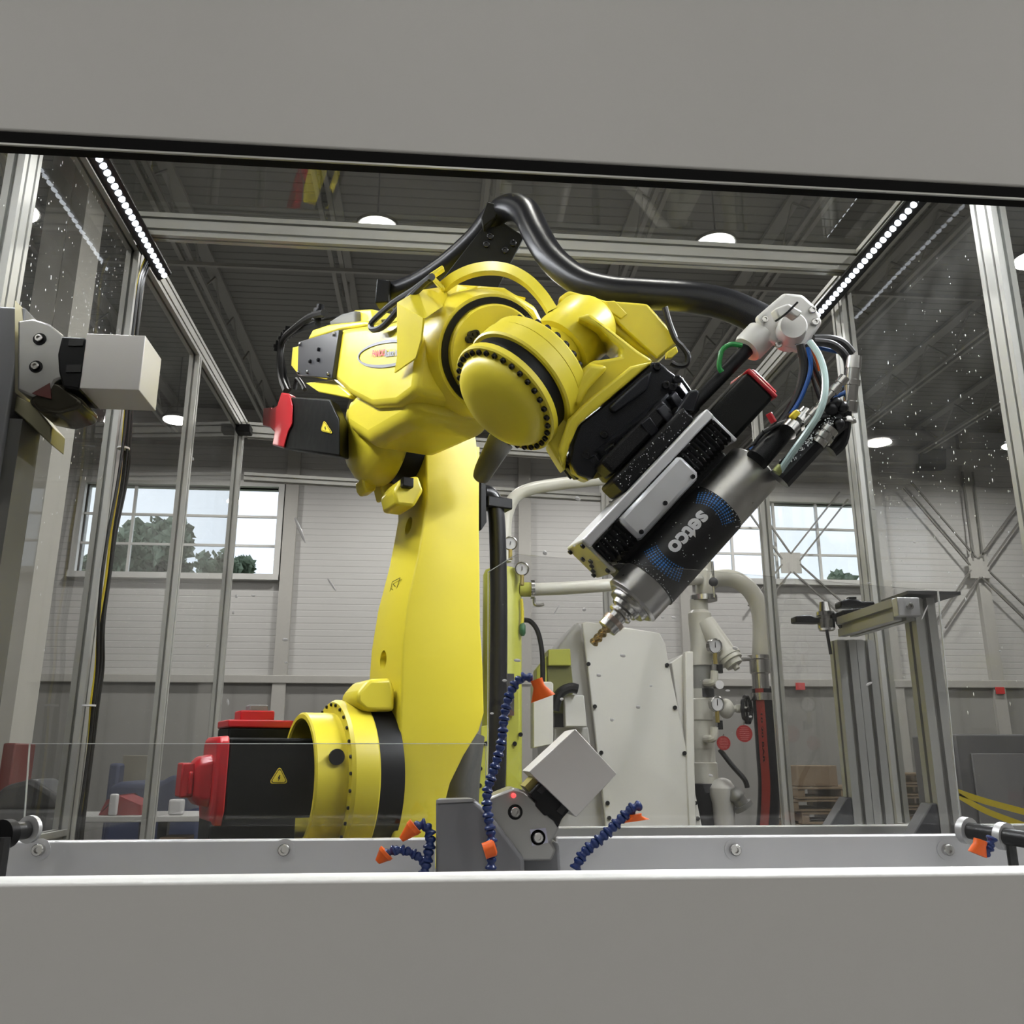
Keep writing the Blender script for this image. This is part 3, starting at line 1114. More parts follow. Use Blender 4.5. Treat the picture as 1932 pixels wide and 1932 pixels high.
# dress pack: bracket plate and black conduit
DRK = mat('black_bracket_sheet', (0.010, 0.010, 0.008), 0.5, spec=.2)
dpts = [(911, 428), (950, 420), (990, 446), (930, 560), (838, 560), (838, 522)]
br = part(MB().prism([W(x, y, 2.16) for x, y in dpts], VC * .008), 'conduit_bracket', DRK, bevel=.002)
for x, y in ((925, 447), (918, 462), (968, 460), (953, 473)):
    inst('screw', BOLT, W(x, y, 2.16), br, -VC, scale=.008)
part(MB().prism([W(x, y, 2.12) for x, y in [(919, 380), (947, 388), (935, 410), (912, 428), (907, 410)]], VC * .12), 'bracket_hood', DRK, bevel=.003)
part(MB().prism([W(x, y, 2.25) for x, y in [(711, 525), (736, 529), (733, 570), (707, 572)]], VC * .10), 'conduit_clamp_plate', BLK, bevel=.003)
cpt = [(726, 552, 2.30, .024), (760, 544, 2.29, .025), (800, 526, 2.27, .026), (850, 492, 2.24, .027), (900, 447, 2.2, .028), (932, 408, 2.17, .030),
       (962, 391, 2.12, .032), (992, 402, 2.06, .033), (1014, 445, 1.99, .032), (1044, 491, 1.93, .031), (1095, 532, 1.87, .031), (1150, 549, 1.83, .031),
       (1220, 555, 1.8, .031), (1300, 561, 1.76, .031), (1370, 575, 1.74, .031), (1428, 600, 1.72, .031), (1470, 622, 1.71, .031)]
rad = [c_[3] for c_ in cpt]
def crad(t_):
    x = t_ * (len(rad) - 1)
    i = min(int(x), len(rad) - 2)
    return rad[i] + (rad[i + 1] - rad[i]) * (x - i)
part(MB().tube([W(*c_[:3]) for c_ in cpt], crad, 20, 8), 'conduit', RUB, ang=60)
# conduit running down behind the lower arm
cd2 = [(915, 1620), (930, 1560), (938, 1450), (940, 1300), (941, 1150), (939, 1020), (935, 960), (925, 935), (912, 930)]
part(MB().tube([onF(x, y, -.16) for x, y in cd2], .026, 18, 6), 'conduit', RUB, ang=60)
c_ = onF(936, 952, -.16)
part(MB().box(c_, (.085, .06, .035), (A, F, ZA)), 'conduit_clamp', BLK, bevel=.004)
part(MB().prism([onF(x, y, -.13) for x, y in [(908, 900), (916, 905), (918, 985), (908, 1000)]], -F * .05), 'clamp_arm', BLK)
# grey cloth sleeves around cables
CLO = mat('grey_cable_sleeve_cloth', (0.085, 0.083, 0.075), 0.6, bump=1.0, bscale=22)
part(MB().tube([W(945, 832, 2.25), W(932, 855, 2.25), W(915, 885, 2.28), W(908, 900, 2.3)], lambda t_: .034 - .012 * t_, 14, 6), 'cloth_sleeve', CLO)
part(MB().tube([onF(890, 1385, .02), onF(878, 1440, .02), onF(868, 1520, .02), onF(865, 1620, .02)], lambda t_: .035 + .02 * t_, 14, 6), 'cloth_sleeve', CLO)

# ------------------------------------------------------------------ wrist
w5 = (RC * .62 + UC * .62 + VC * .45).normalized()
CP5 = W(936, 768, 1.60)
k5 = .00096


def lw(prof, name, mt_, seg=48, **k):
    return part(MB().lathe(CP5, w5, prof, seg, up=UC), name, mt_, **k)


lw([(-.012, .045), (-.008, .072), (.002, .088), (.016, .096), (.022, .096)], 'wrist_cap', YEL, ang=50)
rim = lw([(.020, .094), (.020, .110), (.023, .113), (.034, .113), (.036, .110)], 'wrist_cap_rim', YEL)
bolts(rim, ringpts(CP5 + w5 * .020, w5, .1025, 34, up=UC), -w5, .0052)
lw([(.036, .106), (.062, .106)], 'wrist_seal_band', BLK)
lw([(.062, .100), (.062, .113), (.066, .116), (.096, .116), (.098, .112), (.098, .100)], 'wrist_drum', YEL)
dr2 = lw([(.099, .104), (.099, .114), (.120, .114), (.124, .111), (.124, .04)], 'wrist_drum', YEL)
bolts(dr2, ringpts(CP5 + w5 * .124, w5, .103, 30, up=UC), w5, .0072)
lw([(.12, .056), (.19, .050), (.20, .050)], 'wrist_neck', YEL)
lw([(.186, .052), (.186, .064), (.205, .066), (.275, .066), (.30, .050)], 'wrist_hub', YEL)
# neck between the forearm flange and the drum
q0, q1 = FC + D4 * .0, CP5 + w5 * .09
part(MB().cyl(q0, q1, .055, 32, .06), 'wrist_joint', YEL)
bolts(wf, [onP(x, y, FC + D4 * .012, D4) for x, y in ((944, 612), (952, 611), (960, 613), (967, 617), (889, 632), (896, 630), (885, 640))], D4, .0085)

# gearbox block with cover and yoke frame
gb = [(1052, 562), (1073, 547), (1143, 566), (1222, 572), (1274, 630), (1279, 646), (1271, 655), (1240, 681), (1232, 676), (1205, 662), (1172, 636), (1112, 590), (1088, 598)]
gbx = part(MB().prism([W(x, y, 1.73) for x, y in gb], VC * .16), 'wrist_gearbox', YEL, bevel=.007, bseg=3)
cv = [(1133, 566), (1221, 573), (1272, 631), (1276, 646), (1240, 678), (1168, 612)]
part(MB().prism([W(x, y, 1.715) for x, y in cv], VC * .02), 'gearbox_cover', YEL, bevel=.004)
part(MB().prism([W(x, y, 1.711) for x, y in [(1142, 568), (1160, 567), (1184, 592), (1172, 602), (1152, 588)]], VC * .01), 'cover_clip', YEL, bevel=.002)
yk = [(1088, 598), (1112, 590), (1172, 636), (1205, 662), (1233, 680), (1222, 692), (1160, 745), (1092, 797), (1072, 842), (1066, 890), (1052, 868), (1034, 838),
      (1046, 800), (1060, 752), (1078, 742), (1084, 706), (1118, 680), (1150, 676), (1172, 672), (1172, 660), (1130, 618)]
part(MB().prism([W(x, y, 1.60) for x, y in yk], VC * .13), 'wrist_yoke', YEL, bevel=.008, bseg=3)
yk2 = [(1086, 710), (1112, 684), (1140, 690), (1105, 720), (1090, 745)]
part(MB().prism([W(x, y, 1.575) for x, y in [(1078, 748), (1082, 714), (1112, 682), (1150, 690), (1108, 735), (1090, 770)]], VC * .09), 'yoke_rib', YEL, bevel=.012, bseg=3)
part(MB().prism([W(x, y, 1.57) for x, y in [(1190, 690), (1233, 681), (1092, 800), (1076, 838), (1062, 880), (1052, 850), (1072, 790), (1120, 745)]], VC * .05), 'yoke_edge', YEL, bevel=.006, bseg=3)
# black output flange
fb = [(1232, 682), (1252, 688), (1262, 698), (1283, 714), (1279, 722), (1271, 719), (1270, 740), (1200, 800), (1150, 850), (1118, 905), (1090, 896), (1076, 872), (1080, 838), (1094, 800), (1160, 748)]
fbo = part(MB().prism([W(x, y, 1.585) for x, y in fb], VC * .16), 'output_housing', FLG, bevel=.006)
part(MB().prism([W(x, y, 1.565) for x, y in [(1215, 706), (1232, 698), (1222, 735), (1160, 780), (1148, 768)]], VC * .03), 'housing_rib', FLG, bevel=.005)
for x, y in ((1240, 692), (1277, 716), (1256, 727), (1268, 731), (1140, 820), (1106, 858)):
    inst('bolt', BOLT, W(x, y, 1.578), fbo, -VC, scale=.007)
w6 = (RC * .60 - UC * .76 + VC * .2).normalized()
C6 = W(1165, 790, 1.68)
part(MB().lathe(C6, w6, [(0, .128), (.022, .128), (.026, .122), (.026, .112), (.055, .112), (.055, .095), (.078, .095), (.078, .09)], 48, up=UC), 'output_flange', FLG)
part(MB().lathe(C6 + w6 * .076, w6, [(0, .080), (.028, .080), (.030, .076), (.030, .068), (.075, .068)], 48, up=UC), 'tool_adapter', FLG)
for k, q in enumerate(ringpts(C6 + w6 * .02, w6, .131, 22, up=UC)):
    part(MB().box(q, (.018, .02, .03), ((q - C6 - w6 * .02).normalized(), w6.cross(q - C6).normalized(), w6)), 'flange_tooth', FLG, bevel=.002)
part(MB().prism([W(x, y, 1.60) for x, y in [(1075, 870), (1092, 885), (1112, 908), (1102, 905), (1080, 892)]], VC * .10), 'flange_foot', YEL, bevel=.003)
# short cables on the wrist
part(MB().tube([W(x, y, 1.70) for x, y in [(1254, 580), (1262, 610), (1274, 640), (1288, 655), (1298, 672), (1294, 688), (1278, 690), (1266, 684)]], .0055, 8, 6), 'wrist_cable', CABB)
part(MB().tube([W(x, y, 1.70) for x, y in [(1258, 578), (1266, 608), (1277, 636)]], .002, 6, 6), 'wrist_wire', WTXT)
part(MB().prism([W(x, y, 1.66) for x, y in [(1258, 664), (1276, 652), (1280, 664), (1268, 676), (1258, 676)]], VC * .02), 'cable_tab', YEL, bevel=.002)
# ================================================================== milling spindle on the robot wrist
ws = (RC * .685 + UC * .70 + VC * .20).normalized()
nl = (RC * .714 - UC * .70)
nl = (nl - ws * nl.dot(ws)).normalized()
nf = ws.cross(nl)
if nf.dot(VC) > 0:
    nf = -nf
SP0 = W(1222.6, 1101, 1.50)
KP = 1.50 / FPX
SPN = empty('milling_spindle', SP0, 'black and silver milling spindle with slide unit carried on the robot wrist', 'spindle')


def sp(s, l, n=0.0):
    """s, l in photo pixels along and across the spindle, n metres towards the camera"""
    return SP0 + ws * (s * KP) + nl * (l * KP) + nf * n


def spart(mb, name, mt_, parent=None, **k):
    return mb.build(name, mt_, parent or SPN, **k)


R0 = 58 * KP
def sl(prof, name, mt_, parent=None, seg=48, **k):
    return spart(MB().lathe(SP0, ws, [(s * KP, r * KP) for s, r in prof], seg, up=UC), name, mt_, parent, **k)


SLV = mat('black_sleeve', (0.0055, 0.0055, 0.006), 0.42)
NOS = mat('dull_turned_steel', (0.52, 0.51, 0.49), 0.30, metal=1.0, noise=.1, nscale=60, stretch=(1, 1, 1))
sl([(0, 52), (0, 58), (203, 58), (203, 52)], 'sleeve', SLV)
sl([(-50, 30), (-50, 50), (-46, 55), (1, 55.5)], 'nose', NOS)
sl([(-62, 26), (-62, 38), (-58, 40), (-52, 40), (-52, 47), (-49, 47)], 'nose_flange', STEEL)
sl([(-70, 20), (-70, 27), (-61, 29)], 'nose_collar', STEEL)
sl([(203, 52), (203, 56.5), (312, 56.5), (318, 50), (318, 20)], 'rear_barrel', NOS)
# tool holder and cutter
sl([(-84, 20), (-82, 24), (-78, 24), (-76, 19), (-73, 19), (-70, 24), (-68, 24)], 'taper_flange', STEEL)
sl([(-118, 15), (-117, 19), (-100, 20), (-98, 16), (-84, 16)], 'collet_chuck', STEEL)
ring = sl([(-104, 21), (-94, 21)], 'chuck_ring', mat('copper_tinted_steel', (.45, .36, .30), .3, metal=1))
cut = []
for k in range(13):
    s_ = -116 - 41 * k / 12
    tw = k * .45
    cut.append([SP0 + ws * (s_ * KP) + (nl * math.cos(tw + t_) + nf * math.sin(tw + t_)) * (KP * (9 if j % 2 == 0 else 5.2) * (1 if k < 12 else .8))
                for j, t_ in enumerate([2 * math.pi * q_ / 8 for q_ in range(8)])])
spart(MB().loft(cut), 'end_mill', GOLD, ang=30)

# lettering wrapped on the sleeve
def wrapped(vs, fs, s0, l0, sz_u, name, mt_, flip=False, rad=58.4):
    bm = bmesh.new()
    bv = [bm.verts.new(v_) for v_ in vs]
    for f_ in fs:
        try:
            bm.faces.new([bv[i] for i in f_])
        except ValueError:
            pass
    bmesh.ops.triangulate(bm, faces=bm.faces)
    for _ in range(2):
        bmesh.ops.subdivide_edges(bm, edges=[e_ for e_ in bm.edges if e_.calc_length() > 6], cuts=1, use_grid_fill=False)
        bmesh.ops.triangulate(bm, faces=bm.faces)
    bm.verts.index_update()
    V_ = []
    for v_ in bm.verts:
        s_ = s0 - v_.co.x
        ang = (l0 + v_.co.y) / rad
        V_.append(SP0 + ws * (s_ * KP) + (nl * math.sin(ang) + nf * math.cos(ang)) * (rad * KP))
    F_ = [[v_.index for v_ in f_.verts] for f_ in bm.faces]
    bm.free()
    return spart(MB().add(V_, F_), name, mt_, ang=0)


vs, fs = textmesh('setco', 40, 1.55)
mxx = max(v_.x for v_ in vs) - min(v_.x for v_ in vs)
kx = 98.0 / mxx
myy = max(v_.y for v_ in vs) - min(v_.y for v_ in vs)
ky = 30.0 / myy
wrapped([V(v_.x * kx, v_.y * ky, 0) for v_ in vs], fs, 110, -17, 1, 'setco_lettering', WTXT)
BDOT = mat('light_blue_print', (0.05, 0.22, 0.62), 0.5)
for sgn, sc_ in ((1, 110), (-1, 110)):
    vs, fs = [], []
    for r_ in range(6):
        R_ = 66 + r_ * 5
        for k in range(-7, 8):
            t_ = k * .075
            x, y = R_ * math.cos(t_), R_ * math.sin(t_)
            h_ = (1.9 - .05 * abs(k)) * (1.0 if r_ in (2, 3, 4) else .72)
            o_ = len(vs)
            x *= sgn
            vs += [V(x - h_, y - h_, 0), V(x + h_, y - h_, 0), V(x + h_, y + h_, 0), V(x - h_, y + h_, 0)]
            fs.append([o_, o_ + 1, o_ + 2, o_ + 3])
    wrapped([v_ for v_ in vs], fs, sc_, -14, 1, 'halftone_arc', BDOT)['kind'] = 'stuff'

# slide unit beside the spindle
SIL = mat('silver_painted_slide', (0.66, 0.66, 0.67), 0.38, metal=.3, noise=.04)
SID = mat('grey_slide_cover', (0.36, 0.36, 0.38), 0.4, metal=.3)
def sbox(s0, s1, l0, l1, n0, n1):
    c_ = sp((s0 + s1) / 2, (l0 + l1) / 2, (n0 + n1) / 2)
    return MB().box(c_, ((s1 - s0) * KP, (l1 - l0) * KP, n1 - n0), (ws, nl, nf))
spart(sbox(-38, 318, -150, -130, -.085, .037), 'slide_base', SIL, bevel=.003)
spart(sbox(-40, -32, -150, -64, -.09, .030), 'end_plate', mat('pale_end_plate', (.55, .54, .45), .4, metal=.4), bevel=.003)
spart(sbox(312, 320, -146, -66, -.09, .030), 'end_plate', SIL, bevel=.002)
endp = [o_ for o_ in SPN.children if o_.name.startswith('end_plate')][0]
for l_, n_ in ((-140, .02), (-75, .02), (-140, -.08), (-75, -.08), (-105, -.02), (-115, -.05), (-95, -.04), (-84, -.06)):
    inst('screw', BOLT, sp(-40, l_, n_), endp, -ws, scale=.0045)
pan = [(37, -124), (37, -92), (52, -74), (200, -74), (210, -88), (210, -124)]
cover = spart(sbox(36, 210, -128, -74, -.06, .044), 'slide_cover', SIL, bevel=.006, bseg=1)
spart(sbox(40, 206, -78, -70, -.06, .030), 'slide_cover_side', SID, bevel=.003)
for s_, l_ in ((48, -82), (195, -82), (120, -86)):
    inst('screw', BOLT, sp(s_, l_, .0435), cover, nf, scale=.004)
def bellows(s0, s1, n):
    rings = []
    for k in range(2 * n + 1):
        s_ = s0 + (s1 - s0) * k / (2 * n)
        g = 0 if k % 2 == 0 else 7
        rings.append([sp(s_, -125 + 0, -.07), sp(s_, -70 - g, -.07 + g * KP), sp(s_, -70 - g, .020 - g * KP), sp(s_, -80 - g, .034 - g * KP), sp(s_, -125, .034 - g * KP)])
    return MB().loft(rings)
spart(bellows(-31, 37, 6), 'lower_bellows', mat('black_bellows', (.008, .008, .009), .35), ang=0)
spart(bellows(210, 312, 10), 'upper_bellows', MATS['black_bellows'], ang=0)
spart(sbox(-20, 300, -80, -20, -.075, -.005), 'slide_carriage', BLK, bevel=.006)
spart(sbox(92, 300, -184, -150, -.08, .01), 'mounting_plate', BLK, bevel=.006)
spart(sbox(110, 290, -225, -188, -.07, -.01), 'adapter_block', BLK, bevel=.006)
# slide motor, black with red cap
smo = spart(sbox(320, 455, -139, -63, -.08, .0), 'slide_motor', BLKM, bevel=.008)
spart(sbox(453, 462, -141, -61, -.082, .002), 'motor_cap', RED, smo, bevel=.003)
spart(sbox(461, 472, -134, -66, -.075, -.004), 'motor_cap_crown', RED, smo, bevel=.006)
# support rod, arm and cast clamp
spart(MB().cyl(sp(288, -170, -.03), sp(545, -167, -.03), 15 * KP, 24), 'support_rod', BLK)
spart(MB().lathe(sp(286, -170, -.03), ws, [(0, .013), (.0, .020), (.02, .020), (.03, .016), (.045, .016)], 20), 'rod_foot', BLK)
arm = [W(x, y, 1.56) for x, y in [(1252, 812), (1300, 738), (1316, 733), (1322, 742), (1310, 778), (1290, 775), (1262, 815)]]
spart(MB().prism(arm, VC * .02), 'rod_arm', FLG, bevel=.004)
CAST = mat('cast_aluminium_clamp', (0.62, 0.61, 0.58), 0.5, metal=.3, noise=.05)
cb = [(1428, 597), (1480, 552), (1515, 555), (1540, 578), (1553, 608), (1515, 665), (1498, 660), (1440, 640), (1436, 618)]
clp = spart(MB().prism([W(x, y, 1.60) for x, y in cb], VC * .022), 'clamp_plate', CAST, bevel=.006, bseg=3)
spart(MB().lathe(W(1497, 614, 1.565), (VC + RC * .15 - UC * .1).normalized(), [(0, .012), (.0, .022), (.006, .025), (.04, .027), (.05, .034)], 32), 'clamp_barrel', CAST)
spart(MB().lathe(sp(505, -167, -.03), ws, [(0, .018), (0, .026), (.006, .029), (.040, .029), (.048, .02)], 28), 'rod_sleeve', CAST)
spart(MB().prism([W(x, y, 1.52) for x, y in [(1462, 582), (1488, 572), (1515, 588), (1505, 600), (1490, 590), (1470, 602)]], VC * .03), 'clamp_lug', CAST, bevel=.003)
spart(MB().tube([W(x, y, 1.517) for x, y in [(1463, 606), (1475, 598), (1487, 588), (1499, 576), (1505, 570)]], .0018, 6, 4), 'clamp_split', BLK)
bolts(clp, [W(x, y, 1.598) for x, y in ((1442, 603), (1537, 608), (1499, 645), (1468, 650), (1532, 585))], -VC, .0065, BOLT_S)

# hoses, couplings and cables at the spindle tail
BCAB = mat('blue_air_line', (0.02, 0.10, 0.36), 0.3)
CLR = mat('clear_teal_tube', (0.42, 0.55, 0.53), 0.25, noise=.1)
GRN = mat('green_earth_wire', (0.01, 0.22, 0.04), 0.4)
def hose(name, pts, r, m_, d=1.54):
    return spart(MB().tube([W(p_[0], p_[1], p_[2] if len(p_) > 2 else d) for p_ in pts], r, 10, 6), name, m_)
hose('coolant_tube', [(1472, 888, 1.46), (1498, 850, 1.44), (1525, 812, 1.43), (1545, 780, 1.43), (1556, 745, 1.44), (1556, 705, 1.47), (1545, 670, 1.5), (1528, 645, 1.52)], .0055, CLR)
spart(MB().cyl(W(1464, 892, 1.46), W(1474, 880, 1.46), .0075, 12), 'tube_fitting', mat('brass_green_fitting', (.30, .33, .12), .4, metal=.4))
hose('spindle_cable', [(1470, 905, 1.50), (1510, 862, 1.50), (1545, 825, 1.51), (1572, 800, 1.52), (1585, 790, 1.52)], .0205, RUB)
hose('hose_elbow', [(1560, 800, 1.53), (1590, 775, 1.53), (1592, 805, 1.53), (1585, 835, 1.53), (1568, 852, 1.53)], .012, RUB)
hose('tail_cable', [(1535, 645), (1570, 650), (1595, 672), (1600, 700), (1595, 725), (1588, 742)], .007, CABB, 1.55)
hose('tail_cable', [(1535, 640), (1565, 640), (1590, 648), (1608, 668)], .008, CABB, 1.56)
hose('tail_cable', [(1510, 650), (1516, 690), (1510, 730), (1495, 765), (1470, 800), (1440, 830), (1400, 865)], .0075, CABB, 1.57)
hose('tail_cable', [(1520, 650), (1535, 690), (1552, 730), (1562, 755), (1570, 780)], .006, CABB, 1.58)
hose('tail_cable', [(1526, 665), (1530, 700), (1540, 735), (1550, 760)], .0035, CABB, 1.57)
hose('air_line', [(1524, 655), (1530, 690), (1520, 730), (1500, 770), (1470, 805), (1440, 835), (1415, 850)], .004, BCAB, 1.56)
hose('air_line', [(1540, 655), (1570, 662), (1590, 668), (1602, 690)], .0035, BCAB, 1.57)
hose('air_line', [(1560, 765), (1575, 750), (1592, 742), (1600, 735)], .004, BCAB, 1.53)
hose('sensor_wire', [(1440, 815), (1470, 800), (1500, 792), (1540, 788), (1565, 785)], .004, CABB, 1.5)
hose('sensor_wire', [(1420, 840), (1445, 812), (1475, 803), (1520, 798), (1560, 782)], .0035, CABB, 1.51)
hose('earth_wire', [(1400, 652), (1378, 650), (1362, 662), (1357, 690), (1362, 702)], .0045, GRN, 1.58)
hose('orange_wire', [(1530, 655), (1540, 680), (1545, 700)], .002, ORG, 1.565)
# metal couplings
cpl = [W(1612, 672, 1.53), W(1602, 778, 1.53)]
ax_ = (cpl[1] - cpl[0]).normalized()
L_ = (cpl[1] - cpl[0]).length
spart(MB().lathe(cpl[0], ax_, [(0, .007), (0, .012), (L_ * .22, .013), (L_ * .22, .0115), (L_ * .42, .0115), (L_ * .43, .014), (L_ * .52, .014), (L_ * .53, .0115), (L_ * .8, .0115), (L_ * .81, .0135), (L_, .0135), (L_, .008)], 20), 'hose_coupling', STEEL)
spart(MB().lathe(W(1598, 786, 1.53), ax_, [(0, .012), (.006, .016), (.010, .016), (.012, .010)], 18), 'coupling_flange', STEEL)
def coup(p0, p1, r, name='small_coupling'):
    a_, b_ = Vector(p0), Vector(p1)
    L = (b_ - a_).length
    spart(MB().lathe(a_, b_ - a_, [(0, r * .6), (0, r), (L * .3, r), (L * .3, r * .75), (L * .45, r * .75), (L * .45, r * 1.1), (L * .7, r * 1.1), (L * .7, r * .8), (L, r * .8)], 14), name, STEEL)
coup(W(1594, 712, 1.5), W(1560, 752, 1.5), .009)
coup(W(1560, 752, 1.49), W(1515, 800, 1.49), .008)
coup(W(1566, 808, 1.49), W(1542, 838, 1.49), .016)
spart(MB().cyl(W(1428, 868, 1.50), W(1500, 792, 1.53), .020, 24, .016), 'tail_boot', BLK)
coup(W(1486, 815, 1.49), W(1520, 778, 1.51), .016, 'tail_gland')
spart(MB().cyl(W(1450, 780, 1.50), W(1460, 797, 1.50), .0055, 10), 'red_connector', RED)
spart(MB().box(W(1499, 783, 1.49), (.016, .010, .012), (ws, nl, nf)), 'yellow_tag', YSTK, bevel=.002)
for (x, y, d, r) in ((1568, 772, 1.5, .012), (1578, 760, 1.5, .010), (1590, 768, 1.5, .010), (1582, 800, 1.5, .010)):
    spart(MB().ball(W(x, y, d), r, 10, 7), 'wrap_bundle', RUB)

# coolant drops clinging to spindle, slide and wrist (too many to count)
DROP = mat('coolant_drop', (0.92, 0.94, 0.95), 0.08, spec=.8)
mb = MB()
def drop(p_, r):
    mb.ball(p_, r, 5, 4)
for k in range(330):
    t_ = random.random()
    if t_ < .35:
        s_, th = random.uniform(0, 203), random.gauss(.1, .7)
        rr = 58.3
        s_ = s_ if random.random() < .3 else random.choice([random.gauss(-2, 10), random.gauss(200, 14)])
        s_ = max(2, min(201, s_))
        q = SP0 + ws * (s_ * KP) + (nl * math.sin(th) + nf * math.cos(th)) * (rr * KP)
    elif t_ < .6:
        q = sp(random.uniform(-38, 318), random.uniform(-150, -127), .0355)
    elif t_ < .8:
        q = sp(random.choice([random.uniform(-30, 36), random.uniform(211, 310)]), random.uniform(-122, -80), .031)
    else:
        q = sp(random.uniform(95, 298), random.uniform(-182, -152), .0105)
    drop(q, random.choice([.0005, .0006, .0007, .0009, .0012]))
for k in range(170):
    # along the tail cable
    t_ = random.random()
    q = W(1475 + 105 * t_ - 6 + random.gauss(0, 3), 890 - 100 * t_ + random.gauss(0, 5) - 4, 1.478)
    drop(q, random.choice([.0006, .001, .0014]))
dr = mb.build('coolant_drops', DROP, SPN, ang=60)
dr['kind'] = 'stuff'
# ================================================================== machine bed, fixtures, tool stand
BED = mat('milled_aluminium_plate', (0.60, 0.60, 0.61), 0.4, metal=.5, noise=.06, nscale=12)
YP = 1.22
zpt = onY(966, 1581, YP).z
e = empty('machine_bed', (.2, YP + .2, 0), 'aluminium machine bed with bolted front plates along the bottom of the cell', 'machine bed')
xg0, xg1 = onY(822, 1590, YP).x, onY(1052, 1590, YP).x
for a_, b_ in ((XL + .03, xg0), (xg1, XR - .03)):
    MB().bb(a_, b_, YP, YP + .02, zpt - .16, zpt).build('front_plate', BED, e, bevel=.002)
MB().bb(xg0, xg1, YP + .002, YP + .02, zpt - .16, zpt - .045).build('front_plate', BED, e, bevel=.002)
fp = [o_ for o_ in e.children if o_.name.startswith('front_plate')]
for x in (75, 537, 1385, 1785):
    q = onY(x, 1603, YP)
    par = fp[0] if x < 900 else fp[1]
    MB().lathe(q, -YA, [(0, .013), (.0012, .013)], 24).build('washer', BED, par)
    inst('bolt', BOLT_S, q - YA * .001, par, -YA, scale=.0075)
MB().bb(XL + .03, XR - .03, YP + .02, 1.66, zpt - .20, zpt - .17).build('bed_floor', DGR, e)
zr = onY(1300, 1561, 1.67).z - .02
prf = profile((onY(1035, 1565, 1.69).x, 1.69, zr), (XR - .03, 1.69, zr), .04, .04, YA)
prf.build('rear_rail', EXT, e, ang=0)
MB().bb(onY(1035, 1565, 1.69).x, XR - .03, 1.712, 2.02, zr - .10, zr - .03).build('splash_ledge', BED, e)
MB().bb(XL + .05, XR - .05, 1.0, 1.6, .0, zpt - .2).build('pedestal', GRY, e)

# ------------------------------------------------------------------ clear splash shields standing on the bed
SHD = glass('acrylic_splash_shield', (0.93, 0.93, 0.93), 0.03, haze=.012)
EDG = mat('acrylic_edge', (0.75, 0.77, 0.76), .25)
def shield(name, pts, lab, Y):
    q = [onY(x, y, Y) for x, y in pts]
    zb_ = zpt - .17
    q = [V(p_.x, Y, zb_) if i in (0, len(pts) - 1) else p_ for i, p_ in enumerate(q)]
    e_ = empty(name, V(sum(p_.x for p_ in q) / len(q), Y, zb_), lab, 'shield', 'clear splash shields on the bed')
    MB().prism(q, YA * .004).build('pane', SHD, e_, ang=0)
    m_ = MB()
    for a_, b_ in zip(q, q[1:]):
        if len(q) == 5 and b_.x - a_.x > .3:
            continue
        dr = (b_ - a_).normalized()
        m_.box((a_ + b_) / 2 + YA * .002, ((b_ - a_).length, .0042, .0009), (dr, YA, dr.cross(YA)))
    m_.build('polished_edge', EDG, e_, ang=0)
    return e_
shield('splash_shield', [(55, 1600), (55, 1403), (917, 1403), (917, 1600)], 'low clear acrylic shield across the left half, in front of the robot base', 1.36)
shield('splash_shield', [(921, 1600), (921, 1079), (975, 1045), (1771, 1115), (1810, 1600)], 'tall clear acrylic shield across the right half, in front of the tool stand', 1.33)

# ------------------------------------------------------------------ left fixture: tombstone, clamp, workpiece
Y1 = 1.20
VIS = mat('ground_steel_vise', (0.36, 0.355, 0.34), 0.33, metal=.85, noise=.1, nscale=25)
def yp(pts, Y):
    return [onY(x, y, Y) for x, y in pts]
e = empty('fixture_tombstone', onY(-60, 1000, 1.2) * 1.0, 'blue-grey steel fixture column at the left edge of the cell', 'fixture')
e.location.z = zpt - .17
BASE[e.name] = Vector(e.location)
xa, xb = onY(-130, 700, 1.22).x, onY(28, 600, 1.22).x
zt_, zb_ = onY(10, 562, 1.22).z, zpt - .17
m_ = MB().bb(xa, xb, 1.245, 1.32, zb_, zt_)
m_.build('column', GRY, e, bevel=.004)
MB().prism([onY(28, 566, 1.22), onY(62, 600, 1.28), onY(62, 760, 1.28), onY(28, 740, 1.22)], YA * .02).build('side_plate', mat('olive_reflection_plate', (.30, .28, .18), .35, metal=.6), e)  # olive is the robot's yellow reflection put into the colour, bracket too
MB().prism(yp([(10, 735), (60, 760), (98, 805), (95, 838), (60, 805), (10, 762)], 1.26), YA * .05).build('bracket', MATS['olive_reflection_plate'], e, bevel=.002)
MB().bb(xb, xb + .018, 1.25, 1.31, zb_, onY(60, 800, 1.27).z).build('column_side', mat('shaded_side_steel', (.09, .088, .08), .5), e)  # dark side face of the column, shade and yellow reflection painted in
e = empty('zero_point_clamp', onY(80, 770, Y1), 'steel quick-change clamp with black jaws holding the upper-left workpiece', 'clamp', 'workpiece clamps')
MB().prism(yp([(33, 605), (62, 601), (92, 610), (120, 632), (118, 712), (104, 718), (95, 735), (60, 748), (32, 735)], Y1), YA * .085).build('body', VIS, e, bevel=.003)
MB().prism(yp([(116, 634), (160, 636), (165, 645), (160, 680), (158, 706), (150, 735), (118, 730), (110, 700), (108, 668)], Y1 - .004), YA * .075).build('jaw', BLK, e, bevel=.003)
for x0, y0, x1, y1 in ((130, 640, 158, 652), (126, 688, 154, 702)):
    MB().prism(yp([(x0, y0), (x1, y0), (x1 - 2, y1), (x0 - 2, y1)], Y1 - .006), YA * .003).build('jaw_slot', SLV, e)
for x, y in ((75, 640), (68, 692)):
    q = onY(x, y, Y1)
    MB().lathe(q, -YA, [(0, .009), (.001, .009), (.001, .006), (.0005, .006)], 20).build('counterbore', BLK, e)
    inst('bolt', BOLT_S, q, e, -YA, scale=.0055)
